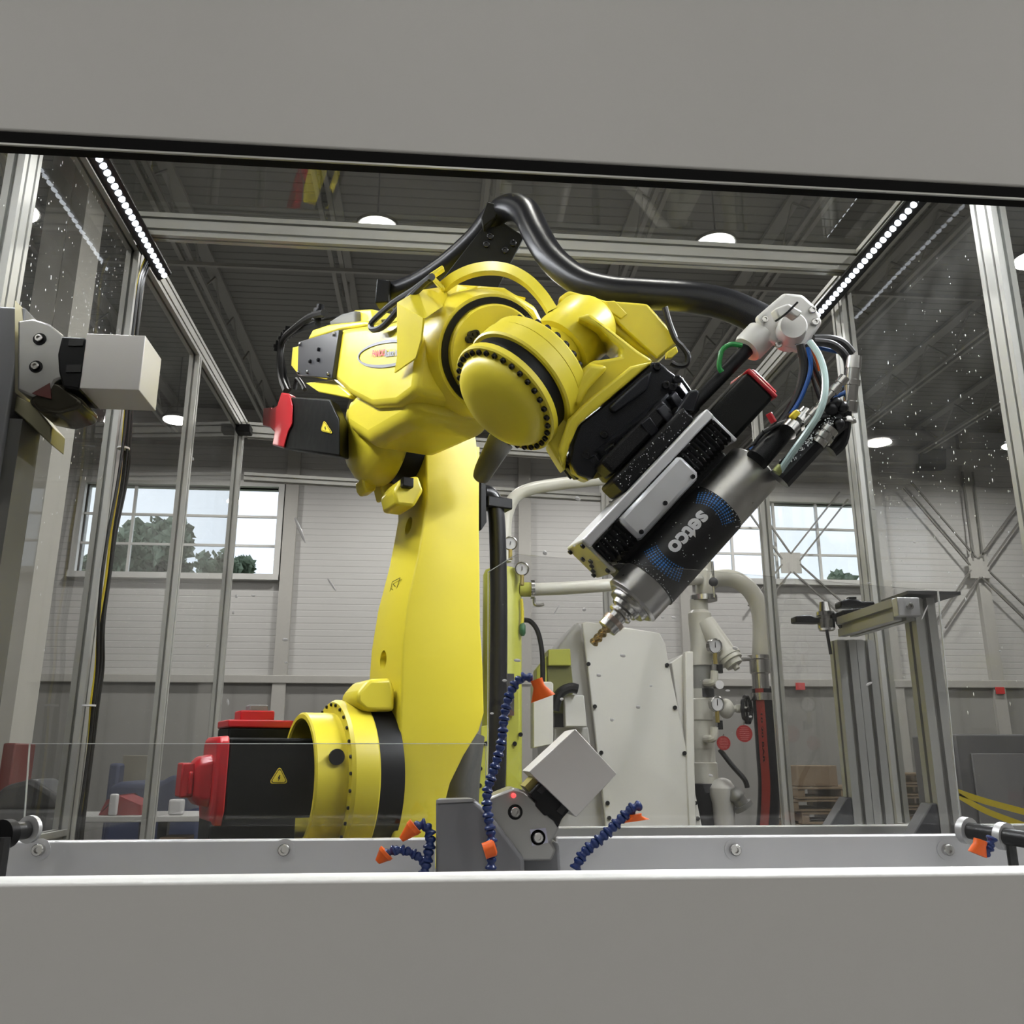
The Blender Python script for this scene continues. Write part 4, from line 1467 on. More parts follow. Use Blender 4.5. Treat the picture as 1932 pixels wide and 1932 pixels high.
q = onY(112, 742, Y1 + .04)
m_ = MB().prism(yp([(62, 744), (95, 718), (112, 720), (155, 752), (150, 768), (108, 780), (70, 772), (50, 756)], Y1 + .002), YA * .07)
m_.build('lower_jaw', mat('oily_dark_steel', (.05, .045, .03), .25, metal=.6), e, bevel=.006)
MB().prism(yp([(60, 742), (94, 722), (96, 752), (68, 745)], Y1 - .001), YA * .003).build('red_reflection', mat('dull_red_reflection', (.09, .016, .012), .4), e)  # thin sheet painted as a red reflection on the lower jaw
WPC = mat('raw_aluminium_block', (0.62, 0.60, 0.58), 0.5, metal=.45, noise=.05, nscale=10)
q = yp([(164, 629), (274.5, 633), (262.5, 736), (150, 732)], Y1 - .004)
m_ = MB().prism([V(q[0].x, q[0].y, q[0].z), V(q[1].x, q[1].y, q[0].z), V(q[1].x, q[1].y, q[2].z), V(q[0].x, q[0].y, q[2].z)], YA * .078)
tag(m_.build('workpiece', WPC, bevel=.0008), 'square aluminium block held in the upper-left clamp', 'block', 'aluminium workpiece blocks')

# ------------------------------------------------------------------ centre fixture
Y2 = 1.13
e = empty('fixture_stand', onY(900, 1690, Y2), 'grey sheet-metal fixture base at the bottom centre', 'fixture')
MB().prism(yp([(823, 1509), (892, 1507), (912, 1522), (932, 1545), (990, 1620), (990, 1700), (823, 1700)], Y2 - .02), YA * .045).build('cover', GRY, e, bevel=.005, bseg=3)
MB().prism(yp([(823, 1509), (892, 1507), (899, 1512), (823, 1516)], Y2 - .022), YA * .003).build('cover_lip', mat('pale_grey_edge', (.33, .33, .33), .4), e)  # top strip in a paler grey than the cover
MB().prism(yp([(925, 1575), (1055, 1590), (1062, 1700), (925, 1700)], Y2 + .03), YA * .055).build('riser', GRY, e, bevel=.004)
e = empty('zero_point_clamp', onY(990, 1606, Y2), 'tilted steel clamp with black jaws and red light at the bottom centre', 'clamp', 'workpiece clamps')
MB().prism(yp([(921, 1505), (968, 1486), (990, 1492), (1012, 1512), (1018, 1522), (1050, 1548), (1056, 1562), (1040, 1588), (1050, 1603), (1040, 1625), (960, 1625), (925, 1575), (917, 1530)], Y2), YA * .075).build('body', VIS, e, bevel=.003)
MB().prism(yp([(990, 1484), (1012, 1461), (1022, 1472), (1000, 1496)], Y2 + .01), YA * .06).build('spacer', mat('pale_yellow_zinc', (.42, .36, .12), .35, metal=.6), e)
MB().prism(yp([(998, 1499), (1026, 1466), (1034, 1472), (1066, 1504), (1079, 1524), (1060, 1546), (1053, 1562), (1046, 1548), (1034, 1538), (1028, 1540), (1010, 1520), (1012, 1512)], Y2 - .005), YA * .07).build('jaw', BLK, e, bevel=.003)
for pts in ([(1014, 1492), (1028, 1476), (1036, 1484), (1022, 1498)], [(1050, 1530), (1064, 1514), (1072, 1522), (1060, 1538)]):
    MB().prism(yp(pts, Y2 - .007), YA * .003).build('jaw_slot', SLV, e)
for x, y in ((972, 1532), (1015, 1580)):
    q = onY(x, y, Y2)
    MB().lathe(q, -YA, [(0, .009), (.001, .009), (.001, .006), (.0005, .006)], 20).build('counterbore', BLK, e)
    inst('bolt', BOLT_S, q, e, -YA, scale=.006)
MB().prism(yp([(1000, 1565), (1030, 1562), (1034, 1590), (1004, 1596)], Y2 - .001), YA * .002).build('bright_patch', mat('pale_blue_shine', (.42, .42, .52), .25, metal=.8), e)  # bright patch laid on the clamp body, its shine put into colour
tag(MB().ball(onY(969, 1501, Y2 - .004), .0028, 10, 8).build('indicator_light', mat('red_led', (1, .03, .03), .3, emit=4.0), e), None)
d_ = 78 / 1690 * 1.2
q = yp([(998, 1456), (1085, 1375), (1164, 1460), (1087, 1542)], Y2 - .012)
tag(MB().prism(q, YA * .085).build('workpiece', WPC, bevel=.0008), 'square aluminium block tilted on its corner in the lower clamp', 'block', 'aluminium workpiece blocks')

# ------------------------------------------------------------------ blue and orange segmented coolant hoses
_s = MB().lathe((0, 0, -.5), ZA, [(0, .30), (0, .50), (.06, .56), (.20, .56), (.30, .42), (.42, .33), (.50, .34), (.60, .45), (.74, .50), (.88, .44), (1.0, .28)], 12)
SEG = protomesh(_s, 'hose_segment', BLU, 50)
def locline(lab, pts, Y, nozzle, seg=15.0, r=1.0):
    P = smooth([onY(x, y, Y + (dy or 0)) for x, y, dy in [(p_ + (0,))[:3] for p_ in pts]], 16)
    e_ = empty('coolant_hose', P[0], lab, 'hose', 'segmented coolant hoses')
    L = seg * 1.42 * Y / FPX
    acc, last = 0.0, P[0]
    k = 0
    while k < len(P) - 1:
        st = P[k]
        j = k
        while j < len(P) - 1 and (P[j] - st).length < L:
            j += 1
        if (P[j] - st).length < L * .6:
            break
        inst('hose_segment', SEG, (st + P[j]) / 2, e_, P[j] - st, scale=(L * r * .88, L * r * .88, L * 1.06))
        k = j
    a_, b_, fan = nozzle
    a_, b_ = onY(*a_, Y - .003), onY(*b_, Y - .003)
    dr = (b_ - a_).normalized()
    sd = dr.cross(YA).normalized()
    if fan:
        rings = []
        for t_, w_, h_ in ((0, .0075, .0075), (.35, .0070, .0070), (.45, .008, .0065), (1, fan, .004)):
            c_ = a_.lerp(b_, t_)
            rings.append([c_ + sd * (w_ * math.cos(2 * math.pi * q_ / 14)) + YA * (h_ * math.sin(2 * math.pi * q_ / 14)) for q_ in range(14)])
        MB().loft(rings).build('nozzle', ORG, e_, ang=50)
    else:
        L2 = (b_ - a_).length
        MB().lathe(a_, dr, [(0, .010), (L2 * .25, .0095), (L2 * .3, .0085), (L2, .0035)], 14).build('nozzle', ORG, e_)
    return e_
o_ = locline('long blue segmented coolant hose arching up to a flat orange nozzle at centre', [(926, 1640), (928, 1586), (921, 1541), (918, 1502), (924, 1475), (935, 1443), (944, 1410), (949, 1379), (952, 1348), (961, 1312), (974, 1287), (993, 1274), (1012, 1283)],
        1.08, ((1012, 1282), (1025, 1318), .0155), 14.5)
MB().lathe(onY(913, 1606, 1.07), onY(935, 1598, 1.07) - onY(913, 1606, 1.07), [(0, .006), (0, .009), (.012, .009), (.014, .006)], 14).build('valve_knob', ORG, o_)
locline('blue coolant hose slanting up right to an orange nozzle in front of the white machine', [(1085, 1640), (1102, 1608), (1136, 1580), (1170, 1547), (1192, 1526), (1206, 1520)], 1.10, ((1199, 1536), (1201, 1549), .016), 14.5, 1.1)
locline('short hooked blue coolant hose with conical orange nozzle beside the grey fixture', [(800, 1650), (808, 1610), (813, 1578), (808, 1560), (795, 1553), (782, 1560)], 1.12, ((784, 1558), (757, 1584), 0), 14.5, 1.1)
locline('low blue coolant hose just peeking over the front plate at lower centre left', [(800, 1625), (782, 1611), (765, 1604), (745, 1604), (728, 1611)], 1.12, ((730, 1608), (712, 1626), 0), 13.5, 1.0)
locline('short blue coolant hose with orange nozzle hanging under the right manifold pipe', [(1872, 1580), (1866, 1598), (1858, 1614)], 1.05, ((1850, 1585), (1844, 1612), .012), 13, 1.1)

# ------------------------------------------------------------------ coolant manifold pipes at both bottom corners
PIP = mat('dark_steel_pipe', (0.05, 0.05, 0.05), .35, metal=.7)
e = empty('manifold_pipe', onY(30, 1580, 1.15), 'dark coolant manifold pipe at the lower left corner', 'pipe', 'coolant manifold pipes')
MB().cyl(onY(-60, 1577, 1.10), onY(48, 1566, 1.18), .0105, 18).build('tube', PIP, e)
MB().lathe(onY(2, 1574, 1.12), onY(48, 1566, 1.18) - onY(-60, 1577, 1.10), [(0, .012), (0, .016), (.012, .016), (.012, .011)], 18).build('end_cap', BLK, e)
MB().lathe(onY(52, 1565, 1.18), onY(48, 1566, 1.18) - onY(-60, 1577, 1.10), [(0, .011), (0, .016), (.006, .016), (.006, .011)], 18).build('pipe_clamp', ALU, e)
MB().cyl(onY(10, 1580, 1.11), onY(10, 1580, 1.11) - ZA * .10, .006, 10).build('support_stem', PIP, e)
e = empty('manifold_pipe', onY(1880, 1580, 1.15), 'dark coolant manifold pipe with clamps at the lower right corner', 'pipe', 'coolant manifold pipes')
MB().cyl(onY(1815, 1565, 1.20), onY(1990, 1592, 1.08), .0105, 18).build('tube', PIP, e)
for x, y, Yq in ((1818, 1566, 1.198), (1888, 1577, 1.15)):
    MB().lathe(onY(x, y, Yq), onY(1990, 1592, 1.08) - onY(1815, 1565, 1.20), [(0, .011), (0, .017), (.010, .017), (.010, .011)], 18).build('pipe_clamp', ALU, e)
MB().cyl(onY(1905, 1580, 1.14), onY(1905, 1580, 1.14) - ZA * .10, .006, 10).build('support_stem', PIP, e)

# ------------------------------------------------------------------ tool stand of aluminium profile on the right
e = empty('tool_stand', V(.92, 1.72, zpt - .045), 'two-legged aluminium profile tool stand on the right of the bed', 'stand')
YA_, YB_ = 1.55, 1.80
pA = onY(1745, 1145, YA_)
xA = onY(1770, 1350, YA_).x
zA = onY(1745, 1128, YA_).z
zfl = zr - .02
xB = xA + .005
profile((xA, YA_ + .02, zfl), (xA, YA_ + .02, zA), .04, .04, XA).build('leg', EXT, e, ang=0)
profile((xB - .0, YB_ + .02, zfl), (xB - .0, YB_ + .02, zA - .045), .04, .04, XA).build('leg', EXT, e, ang=0)
profile((xB - .041, YB_ + .02, zfl), (xB - .041, YB_ + .02, zA - .045), .04, .04, XA).build('leg', EXT, e, ang=0)
profile((xA - .042, YA_ - .0, zA - .022), (xA - .042, onX(1596, 1165, xA - .042).y, zA - .022), .04, .04, XA).build('arm', EXT, e, ang=0)
q = V(xA - .042, YA_ - .012, zA - .02)
blk = MB().box(q, (.042, .02, .034)).build('end_block', ALU, e, bevel=.002)
inst('bolt', BOLT_S, q - YA * .010, blk, -YA, scale=.006)
MB().box((xA + .01, YA_ + .03, zA + .006), (.10, .10, .006)).build('top_plate', mat('dark_plate', (.10, .10, .10), .4, metal=.5), e)
for xx, yy in ((xA - .02, YA_ + .02), (xB - .061, YB_ + .02)):
    MB().prism([V(xx, yy + .018, zfl + .005), V(xx - .075, yy + .018, zfl + .005), V(xx - .06, yy + .018, zfl + .02), V(xx - .01, yy + .018, zfl + .085), V(xx, yy + .018, zfl + .085)], -YA * .036).build('gusset', DGR, e, bevel=.002)
# tool grippers and tool holder at the end of the arm
ye = onX(1596, 1165, xA - .042).y + .01
def gy(pts, Y):
    return [onY(x, y, Y) for x, y in pts]
g = empty('tool_gripper', onY(1590, 1165, ye), 'black fork gripper at the end of the tool stand arm', 'gripper', 'tool grippers')
MB().prism(gy([(1590, 1150), (1620, 1146), (1660, 1150), (1650, 1165), (1622, 1190), (1605, 1190), (1592, 1172)], ye - .02), YA * .04).build('wedge_body', BLK, g, bevel=.003)
MB().prism(gy([(1501, 1162), (1518, 1160), (1530, 1160), (1541, 1165), (1600, 1150), (1602, 1168), (1545, 1175), (1502, 1174)], ye + .01), YA * .03).build('fork', BLK, g, bevel=.003)
g = empty('tool_gripper', onY(1612, 1140, ye - .06), 'empty black fork gripper lying on top of the tool stand arm', 'gripper', 'tool grippers')
MB().prism(gy([(1586, 1134), (1600, 1129), (1618, 1130), (1626, 1134), (1650, 1134), (1652, 1143), (1600, 1145), (1587, 1146)], ye - .07), YA * .03).build('fork', BLK, g, bevel=.003)
MB().prism(gy([(1602, 1130), (1616, 1130), (1616, 1126), (1602, 1126)], ye - .07), YA * .012).build('latch', BLK, g)
tq = onY(1557, 1160, ye + .012)
th = empty('tool_holder', onY(1567, 1232, ye + .012), 'steel tool holder with a long thin drill hanging in the fork gripper', 'tool holder')
kq = (tq - CAM).dot(VC) / FPX
MB().lathe(tq, -ZA, [(-24 * kq, 9 * kq), (-6 * kq, 12 * kq), (-5 * kq, 17 * kq), (2 * kq, 17 * kq), (3 * kq, 13 * kq), (8 * kq, 13 * kq), (9 * kq, 16 * kq), (26 * kq, 16 * kq), (30 * kq, 13 * kq)], 24).build('chuck', STEEL, th)
MB().cyl(tq - ZA * (28 * kq), tq - ZA * (74 * kq) + XA * .004, 3 * kq, 10).build('drill', DGR, th)

# ------------------------------------------------------------------ water spray on the panes (uncountable)
mb = MB()
def fleck(c_, r, ax, ln=1.0):
    mb.ball(c_, r, 5, 4, (.25 if ax == 0 else 1, .25 if ax == 1 else 1, ln))
for k in range(900):
    u_ = random.random()
    if u_ < .55:
        x_ = XL + .002
        yv = random.uniform(1.98, 2.64) if random.random() < .8 else random.uniform(1.3, 1.88)
        zv = random.gauss(2.75, .28) if random.random() < .7 else random.uniform(1.9, 3.0)
    else:
        x_ = XR - .002
        yv = random.uniform(1.98, 2.7)
        zv = random.gauss(2.3, .25) if random.random() < .7 else random.uniform(1.6, 3.0)
    zv = max(1.45, min(3.05, zv))
    fleck(V(x_, yv, zv), random.choice([.0008, .0011, .0016, .0022]), 0, random.choice([1, 1, 1.6, 2.5]))
tag(mb.build('pane_water_drops', DROP, CELL, ang=60), kind='stuff')
# larger drops on the door pane
mb = MB()
for (x, y, L_, wd, an) in ((566, 1000, 56, 6, 65), (626, 1103, 32, 4, 55), (1028, 1043, 9, 8, 45), (1090, 941, 12, 8, 30), (1102, 1150, 7, 7, 0), (1271, 1165, 10, 5, 10),
                           (538, 1207, 11, 6, 0), (976, 1246, 13, 6, 5), (1175, 1237, 11, 6, 10), (1130, 1274, 9, 6, 10), (952, 1284, 9, 5, 0), (1204, 1334, 9, 6, 10), (1155, 1358, 8, 6, 0),
                           (1387, 1223, 11, 6, 10), (430, 1325, 12, 4, 80), (446, 1125, 7, 4, 80), (440, 1156, 6, 4, 80), (364, 866, 7, 4, 80), (1373, 1303, 9, 4, 0), (1083, 1030, 5, 4, 0),
                           (1341, 1463, 9, 5, 20), (1416, 1352, 6, 4, 0), (1228, 1294, 6, 4, 0), (478, 1124, 7, 4, 0), (540, 1250, 6, 3, 0), (392, 1218, 5, 3, 0), (1060, 1319, 7, 5, 0), (928, 1346, 7, 4, 0),
                           (1648, 960, 8, 4, 20), (1725, 1023, 6, 4, 0), (1250, 1165, 6, 4, 0), (1640, 1290, 14, 5, -25), (1745, 1155, 34, 3, -60), (1640, 1100, 10, 3, 0), (1050, 1150, 24, 2, -60)):
    c_ = onY(x, y, YFR + .002)
    k_ = .93 / FPX
    t_ = math.radians(an)
    u_ = XA * math.cos(t_) - ZA * math.sin(t_)
    v_ = XA * math.sin(t_) + ZA * math.cos(t_)
    mb.ball(c_, 1.0, 8, 6, (L_ * k_ / 2, wd * k_ * .15, wd * k_ / 2), (u_, YA, v_))
tag(mb.build('door_water_drops', mat('bright_water_drop', (.98, .98, .98), .1, emit=0.0, spec=.9), CELL, ang=60), kind='stuff')
# ================================================================== coolant filter machine and piping behind the robot
YM = 3.72
CRP = mat('cream_white_pipe_paint', (0.62, 0.61, 0.53), 0.38, coat=.2, noise=.02)
GYP = mat('green_yellow_tank_paint', (0.46, 0.47, 0.06), 0.45, noise=.04)
GRM = mat('grey_white_panel', (0.50, 0.49, 0.46), 0.45)
kM = lambda Y: (onY(1200, 1300, Y) - CAM).dot(VC) / FPX      # metres per pixel at that depth
km = kM(YM)


def my(pts, Y=None):
    return [onY(x, y, Y or YM) for x, y in pts]


e = empty('filter_machine', V(onY(1200, 1500, YM).x, YM + .3, 0), 'white machine cabinet with a rounded bolted side panel behind the spindle', 'machine')
zf = 0.02
def down(pts, Y, z):
    """polygon traced down to the frame line and carried on to z"""
    q = my(pts, Y)
    return q
pn = [(1098, 1176), (1108, 1172), (1120, 1174), (1245, 1194), (1256, 1215), (1262, 1250), (1290, 1385), (1325, 1560), (1345, 1660), (1152, 1660), (1141, 1545), (1128, 1430), (1114, 1310), (1103, 1220)]
panel = MB().prism(my(pn), YA * .02).build('side_panel', WHP, e, bevel=.006, bseg=3)
for x, y in ((1110, 1253), (1122, 1333), (1134, 1420), (1146, 1515), (1149, 1543), (1258, 1255), (1273, 1335), (1291, 1421), (1311, 1515), (1316, 1544)):
    inst('bolt', BOLT, onY(x, y, YM), panel, -YA, scale=.0085)
MB().prism(my([(1098, 1176), (1086, 1174), (1042, 1238), (1036, 1300), (1042, 1480), (1060, 1660), (1152, 1660), (1128, 1430), (1103, 1220)], YM + .05), YA * .5).build('body', GRM, e, bevel=.01)
MB().prism(my([(1267, 1250), (1292, 1232), (1296, 1420), (1304, 1560), (1312, 1660), (1296, 1660), (1290, 1420)], YM + .03), YA * .3).build('rear_cover', WHP, e, bevel=.004)
MB().prism(my([(1293, 1229), (1308, 1229), (1311, 1460), (1318, 1660), (1304, 1660), (1296, 1460)], YM - .01), YA * .05).build('corner_post', WHP, e, bevel=.004)
# green-yellow motor boxes, grey box and fittings left of the panel
MB().prism(my([(1034, 1225), (1076, 1224), (1078, 1256), (1034, 1256)], YM - .12), YA * .14).build('gearbox_cover', GYP, e, bevel=.004)
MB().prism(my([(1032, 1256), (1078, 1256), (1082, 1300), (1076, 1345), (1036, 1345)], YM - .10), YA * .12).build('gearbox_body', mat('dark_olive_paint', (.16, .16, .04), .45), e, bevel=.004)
MB().prism(my([(1012, 1262), (1032, 1236), (1032, 1345), (1014, 1345)], YM - .10), YA * .12).build('gearbox_end', GYP, e, bevel=.004)
MB().prism(my([(1064, 1310), (1102, 1311), (1108, 1372), (1066, 1372)], YM - .14), YA * .05).build('junction_box', WHP, e, bevel=.006)
MB().prism(my([(1045, 1372), (1110, 1372), (1120, 1450), (1050, 1560), (1042, 1480)], YM - .08), YA * .06).build('lower_panel', GRM, e, bevel=.006)
MB().prism(my([(1045, 1320), (1064, 1316), (1066, 1400), (1048, 1400)], YM - .05), YA * .06).build('recess_shade', DGR, e)  # dark sheet standing in for the shade inside a recess
MB().tube(my([(985, 1170), (1000, 1172), (1014, 1190), (1022, 1225), (1024, 1265), (1024, 1310)], YM - .15), .010, 10, 6).build('black_hose', RUB, e)
MB().tube(my([(1046, 1340), (1055, 1310), (1075, 1298), (1090, 1300)], YM - .16), .020, 10, 6).build('corrugated_hose', RUB, e)

# grey-white control box beside the tank
tag(MB().prism(my([(1006, 1290), (1010, 1286), (1040, 1286), (1044, 1290), (1044, 1404), (1006, 1412)], YM - .30), YA * .10).build('control_box', WHP, bevel=.004), 'slim grey-white control box beside the green-yellow tank', 'box')

# ------------------------------------------------------------------ green-yellow tank
YT = 3.45
kt = kM(YT)
tc_ = onY(947, 1300, YT)
zt0 = onY(947, 1072, YT).z
e = empty('coolant_tank', V(tc_.x, YT, 0), 'tall green-yellow cylindrical tank standing behind the robot lower arm', 'tank')
rt = 37 * kt
MB().lathe((tc_.x, YT, 0.02), ZA, [(0, rt), (zt0 - .05, rt), (zt0 - .03, rt - .008), (zt0 - .02, rt - .03), (zt0 - .015, .01)], 40).build('shell', GYP, e)
def gauge(parent, x, y, Y, rpx, tilt=(0, 0), face_x=0.0):
    k_ = kM(Y)
    c_ = onY(x, y, Y)
    dr = (CAM - c_).normalized() + XA * face_x
    dr.normalize()
    r = rpx * k_
    MB().lathe(c_, dr, [(-r * .5, r * .7), (-r * .4, r), (r * .25, r), (r * .3, r * .88), (r * .12, r * .86), (r * .12, .0)], 28).build('gauge_case', STEEL, parent)
    MB().lathe(c_, dr, [(r * .13, .0), (r * .13, r * .84), (r * .16, r * .84), (r * .16, .0)], 24).build('gauge_dial', WTXT, parent)
    u_ = dr.cross(ZA).normalized()
    MB().box(c_ + dr * r * .2 + ZA * r * .2, (r * .08, r * .05, r * .8), (u_, dr, ZA)).build('gauge_needle', BLK, parent)
    MB().cyl(c_ - ZA * r * .9, c_ - ZA * r * 2.3, r * .28, 10).build('gauge_stem', mat('brass', (.45, .36, .12), .35, metal=.8), parent)
g = empty('pressure_gauge', onY(963, 1025, YT - .05), 'round pressure gauge on top of the green-yellow tank', 'gauge', 'pressure gauges')
gauge(g, 963, 1025, YT - .05, 14)
g = empty('pressure_gauge', onY(985, 1073, YT - .08), 'round pressure gauge at the upper right side of the green-yellow tank', 'gauge', 'pressure gauges')
gauge(g, 985, 1073, YT - .08, 14)
MB().lathe(onY(980, 1112, YT - .02), XA, [(0, 14 * kt), (24 * kt, 14 * kt)], 20).build('outlet_stub', GYP, e)
MB().tube([onY(984, 1130, YT - .05), onY(986, 1160, YT - .05), onY(985, 1180, YT - .05)], .006, 8, 4).build('drain_line', YEL, e)
MB().lathe(onY(986, 1190, YT - .05), ZA, [(-.02, .006), (-.01, .012), (.02, .012), (.03, .005)], 12).build('drain_valve', mat('green_valve', (.03, .12, .05), .4), e)
# frame ladder of the tank: green-yellow uprights with slots near the floor
MB().prism(my([(908, 1370), (922, 1368), (922, 1660), (895, 1660)], YT - .14), YA * .03).build('support_upright', GYP, e, bevel=.003)
MB().prism(my([(955, 1285), (980, 1283), (978, 1660), (955, 1660)], YT - .14), YA * .03).build('support_upright', GYP, e, bevel=.003)
for x, y in ((917, 1403), (971, 1403), (905, 1420), (906, 1450), (905, 1482), (982, 1386)):
    inst('bolt', BOLT, onY(x, y, YT - .14), e, -YA, scale=.008)
MB().prism(my([(928, 1270), (970, 1271), (970, 1350), (930, 1350)], YT - .16), YA * .012).build('dark_bracket', DGR, e)

# ------------------------------------------------------------------ white pipes
def pipe(name, lab, pts, rpx, Y, grp='cream-white coolant pipes'):
    k_ = kM(Y)
    o_ = MB().tube([onY(p_[0], p_[1], p_[2] if len(p_) > 2 else Y) for p_ in pts], rpx * k_, 20, 8).build(name, CRP)
    return tag(o_, lab, 'pipe', grp)
pipe('coolant_pipe', 'cream-white pipe rising and bending right behind the wrist', [(953, 1060), (953, 1000), (958, 965), (972, 938), (1000, 923), (1050, 914), (1110, 907), (1200, 898, YT + .16), (1270, 893, YT + .35), (1318, 905, YT + .46), (1331, 945, YT + .5), (1331, 1010, YT + .5), (1331, 1078, YT + .5)], 12.5, YT + .06)
pipe('coolant_pipe', 'cream-white horizontal pipe joined to the tank outlet', [(1004, 1112), (1060, 1110), (1150, 1104), (1215, 1099, YT + .12), (1270, 1096, YT + .3), (1318, 1093, YT + .47)], 12.5, YT - .02)
e = empty('pipe_clamp', onY(1008, 1110, YT - .03), 'steel clamp ring with wing nut on the tank outlet pipe', 'clamp', 'pipe clamps')
MB().lathe(onY(1001, 1112, YT - .02), XA, [(0, 13 * kt), (0, 18 * kt), (7 * kt, 18 * kt), (7 * kt, 13 * kt)], 24).build('ring', STEEL, e)
MB().tube([onY(1008, 1128, YT - .06), onY(1009, 1140, YT - .06), onY(1018, 1142, YT - .06), onY(1026, 1140, YT - .06)], 3 * kt, 8, 4).build('wing_nut', STEEL, e)

# right-hand riser with strainer
YR = 3.95
kr = kM(YR)
def vy(x, y, Y=YR):
    return onY(x, y, Y)
def vlathe(px, prof, name, mt_, parent, Y=YR, seg=24):
    """vertical lathe at pixel column px; prof = (pixel y, pixel radius)"""
    base = vy(px, prof[0][0], Y)
    x0 = base.x
    pr = sorted([(vy(px, y, Y).z, r * kM(Y)) for y, r in prof])
    return MB().lathe((x0, Y, 0), ZA, pr, seg).build(name, mt_, parent)
e = empty('strainer_riser', V(vy(1330, 1400).x, YR, 0), 'cream-white riser pipe with angled strainer, valves and black hose end', 'pipe')
vlathe(1331, [(1640, 24), (1480, 24), (1478, 22)], 'black_hose_end', RUB, e)
vlathe(1331, [(1495, 25), (1485, 26), (1478, 26)], 'hose_clamp', DGR, e)
vlathe(1333, [(1478, 22), (1440, 22), (1438, 19), (1400, 19)], 'lower_fitting', CRP, e)
vlathe(1329, [(1412, 20), (1360, 20), (1358, 22), (1320, 22), (1318, 20), (1300, 20)], 'middle_fitting', CRP, e)
vlathe(1327, [(1316, 21), (1300, 21)], 'union_band', DGR, e)
vlathe(1327, [(1302, 19), (1255, 19)], 'grey_coupling', mat('grey_pvc', (.30, .30, .28), .4), e)
vlathe(1325, [(1256, 22), (1240, 22), (1215, 20), (1170, 22), (1158, 22), (1152, 17), (1132, 17)], 'strainer_body', CRP, e)
vlathe(1328, [(1134, 26), (1124, 26)], 'top_clamp', STEEL, e)
vlathe(1330, [(1126, 17), (1085, 17), (1075, 12)], 'top_pipe', CRP, e)
a_, b_ = vy(1330, 1175, YR - .02), vy(1388, 1258, YR - .10)
L_ = (b_ - a_).length
MB().lathe(a_, b_ - a_, [(0, 19 * kr), (L_ * .72, 19 * kr), (L_ * .73, 24 * kr), (L_ * .80, 24 * kr), (L_ * .81, 22 * kr), (L_ * .88, 22 * kr), (L_ * .89, 17 * kr), (L_ * .97, 16 * kr), (L_ * .97, 6 * kr), (L_ * 1.05, 6 * kr)], 24).build('strainer_leg', CRP, e)
for x, y, r_ in ((1345, 1288, 9), (1345, 1394, 9)):
    MB().tube([vy(1332, y, YR - .05), vy(x - 4, y, YR - .10), vy(x + 2, y - 4, YR - .11), vy(x + 3, y - 22, YR - .11)], r_ * kr * .8, 10, 6).build('elbow_fitting', CRP, e)
MB().cyl(vy(1348, 1266, YR - .11), vy(1348, 1246, YR - .11), 5 * kr, 10).build('gauge_riser', STEEL, e)
MB().cyl(vy(1350, 1374, YR - .11), vy(1350, 1352, YR - .11), 5 * kr, 10).build('gauge_riser', STEEL, e)
for y in (1262, 1368):
    MB().box(vy(1358, y, YR - .11), (9 * kr, 8 * kr, 16 * kr)).build('valve_handle', BLK, e)
MB().lathe(vy(1357, 1292, YR - .12), -YA, [(0, 8 * kr), (3 * kr, 8 * kr)], 18).build('white_tag', WTXT, e)
# globe valve with handwheel
MB().ball(vy(1370, 1337, YR - .03), 15 * kr, 16, 10, (1.0, 1, 1.25)).build('valve_body', CRP, e)
MB().lathe(vy(1378, 1337, YR - .03), XA, [(0, 7 * kr), (10 * kr, 6 * kr), (12 * kr, 8 * kr), (20 * kr, 8 * kr), (20 * kr, 4 * kr), (34 * kr, 4 * kr)], 14).build('valve_bonnet', CRP, e)
wc = vy(1409, 1339, YR - .03)
ax_ = (XA - YA * .8).normalized()
rim_ = [ringpts(wc, ax_, 22 * kr * (1 + .10 * (k % 2)), 1, 2 * math.pi * k / 20, 7)[0] for k in range(20)]
hw_ = MB().tube(rim_ + [rim_[0], rim_[1]], 4.2 * kr, 8, 3)
for k in range(4):
    hw_.cyl(wc, rim_[k * 5], 2.6 * kr, 6)
hw_.lathe(wc - ax_ * 5 * kr, ax_, [(0, 5 * kr), (10 * kr, 5 * kr)], 10)
hwo = hw_.build('handwheel', BLK, e)
# lever and lower valve
MB().tube([vy(1358, 1414, YR - .14), vy(1382, 1445, YR - .16), vy(1404, 1470, YR - .18), vy(1410, 1486, YR - .18)], 4.5 * kr, 8, 5).build('valve_lever', BLK, e)
MB().lathe(vy(1364, 1500, YR - .06), ZA, [(-70 * kr, 18 * kr), (-15 * kr, 20 * kr), (0, 24 * kr), (12 * kr, 24 * kr), (26 * kr, 14 * kr), (30 * kr, 5 * kr)], 20).build('pump_head', GRM, e)
MB().lathe(vy(1395, 1510, YR - .10), (XA * .5 - ZA * .8).normalized(), [(-24 * kr, 8 * kr), (-12 * kr, 16 * kr), (-6 * kr, 16 * kr), (-6 * kr, 12 * kr), (8 * kr, 12 * kr), (8 * kr, 18 * kr), (16 * kr, 18 * kr)], 14).build('cast_valve', mat('rough_cast_steel', (.25, .25, .24), .45, metal=.6), e)
for i, (x, y) in enumerate(((1348, 1219), (1352, 1328))):
    g = empty('pressure_gauge', vy(x, y, YR - .12), ('upper' if i == 0 else 'lower') + ' steel pressure gauge on the strainer riser', 'gauge', 'pressure gauges')
    gauge(g, x, y, YR - .12, 15, face_x=.55)
TAGR = mat('red_tag_plastic', (0.30, 0.008, 0.008), .5)
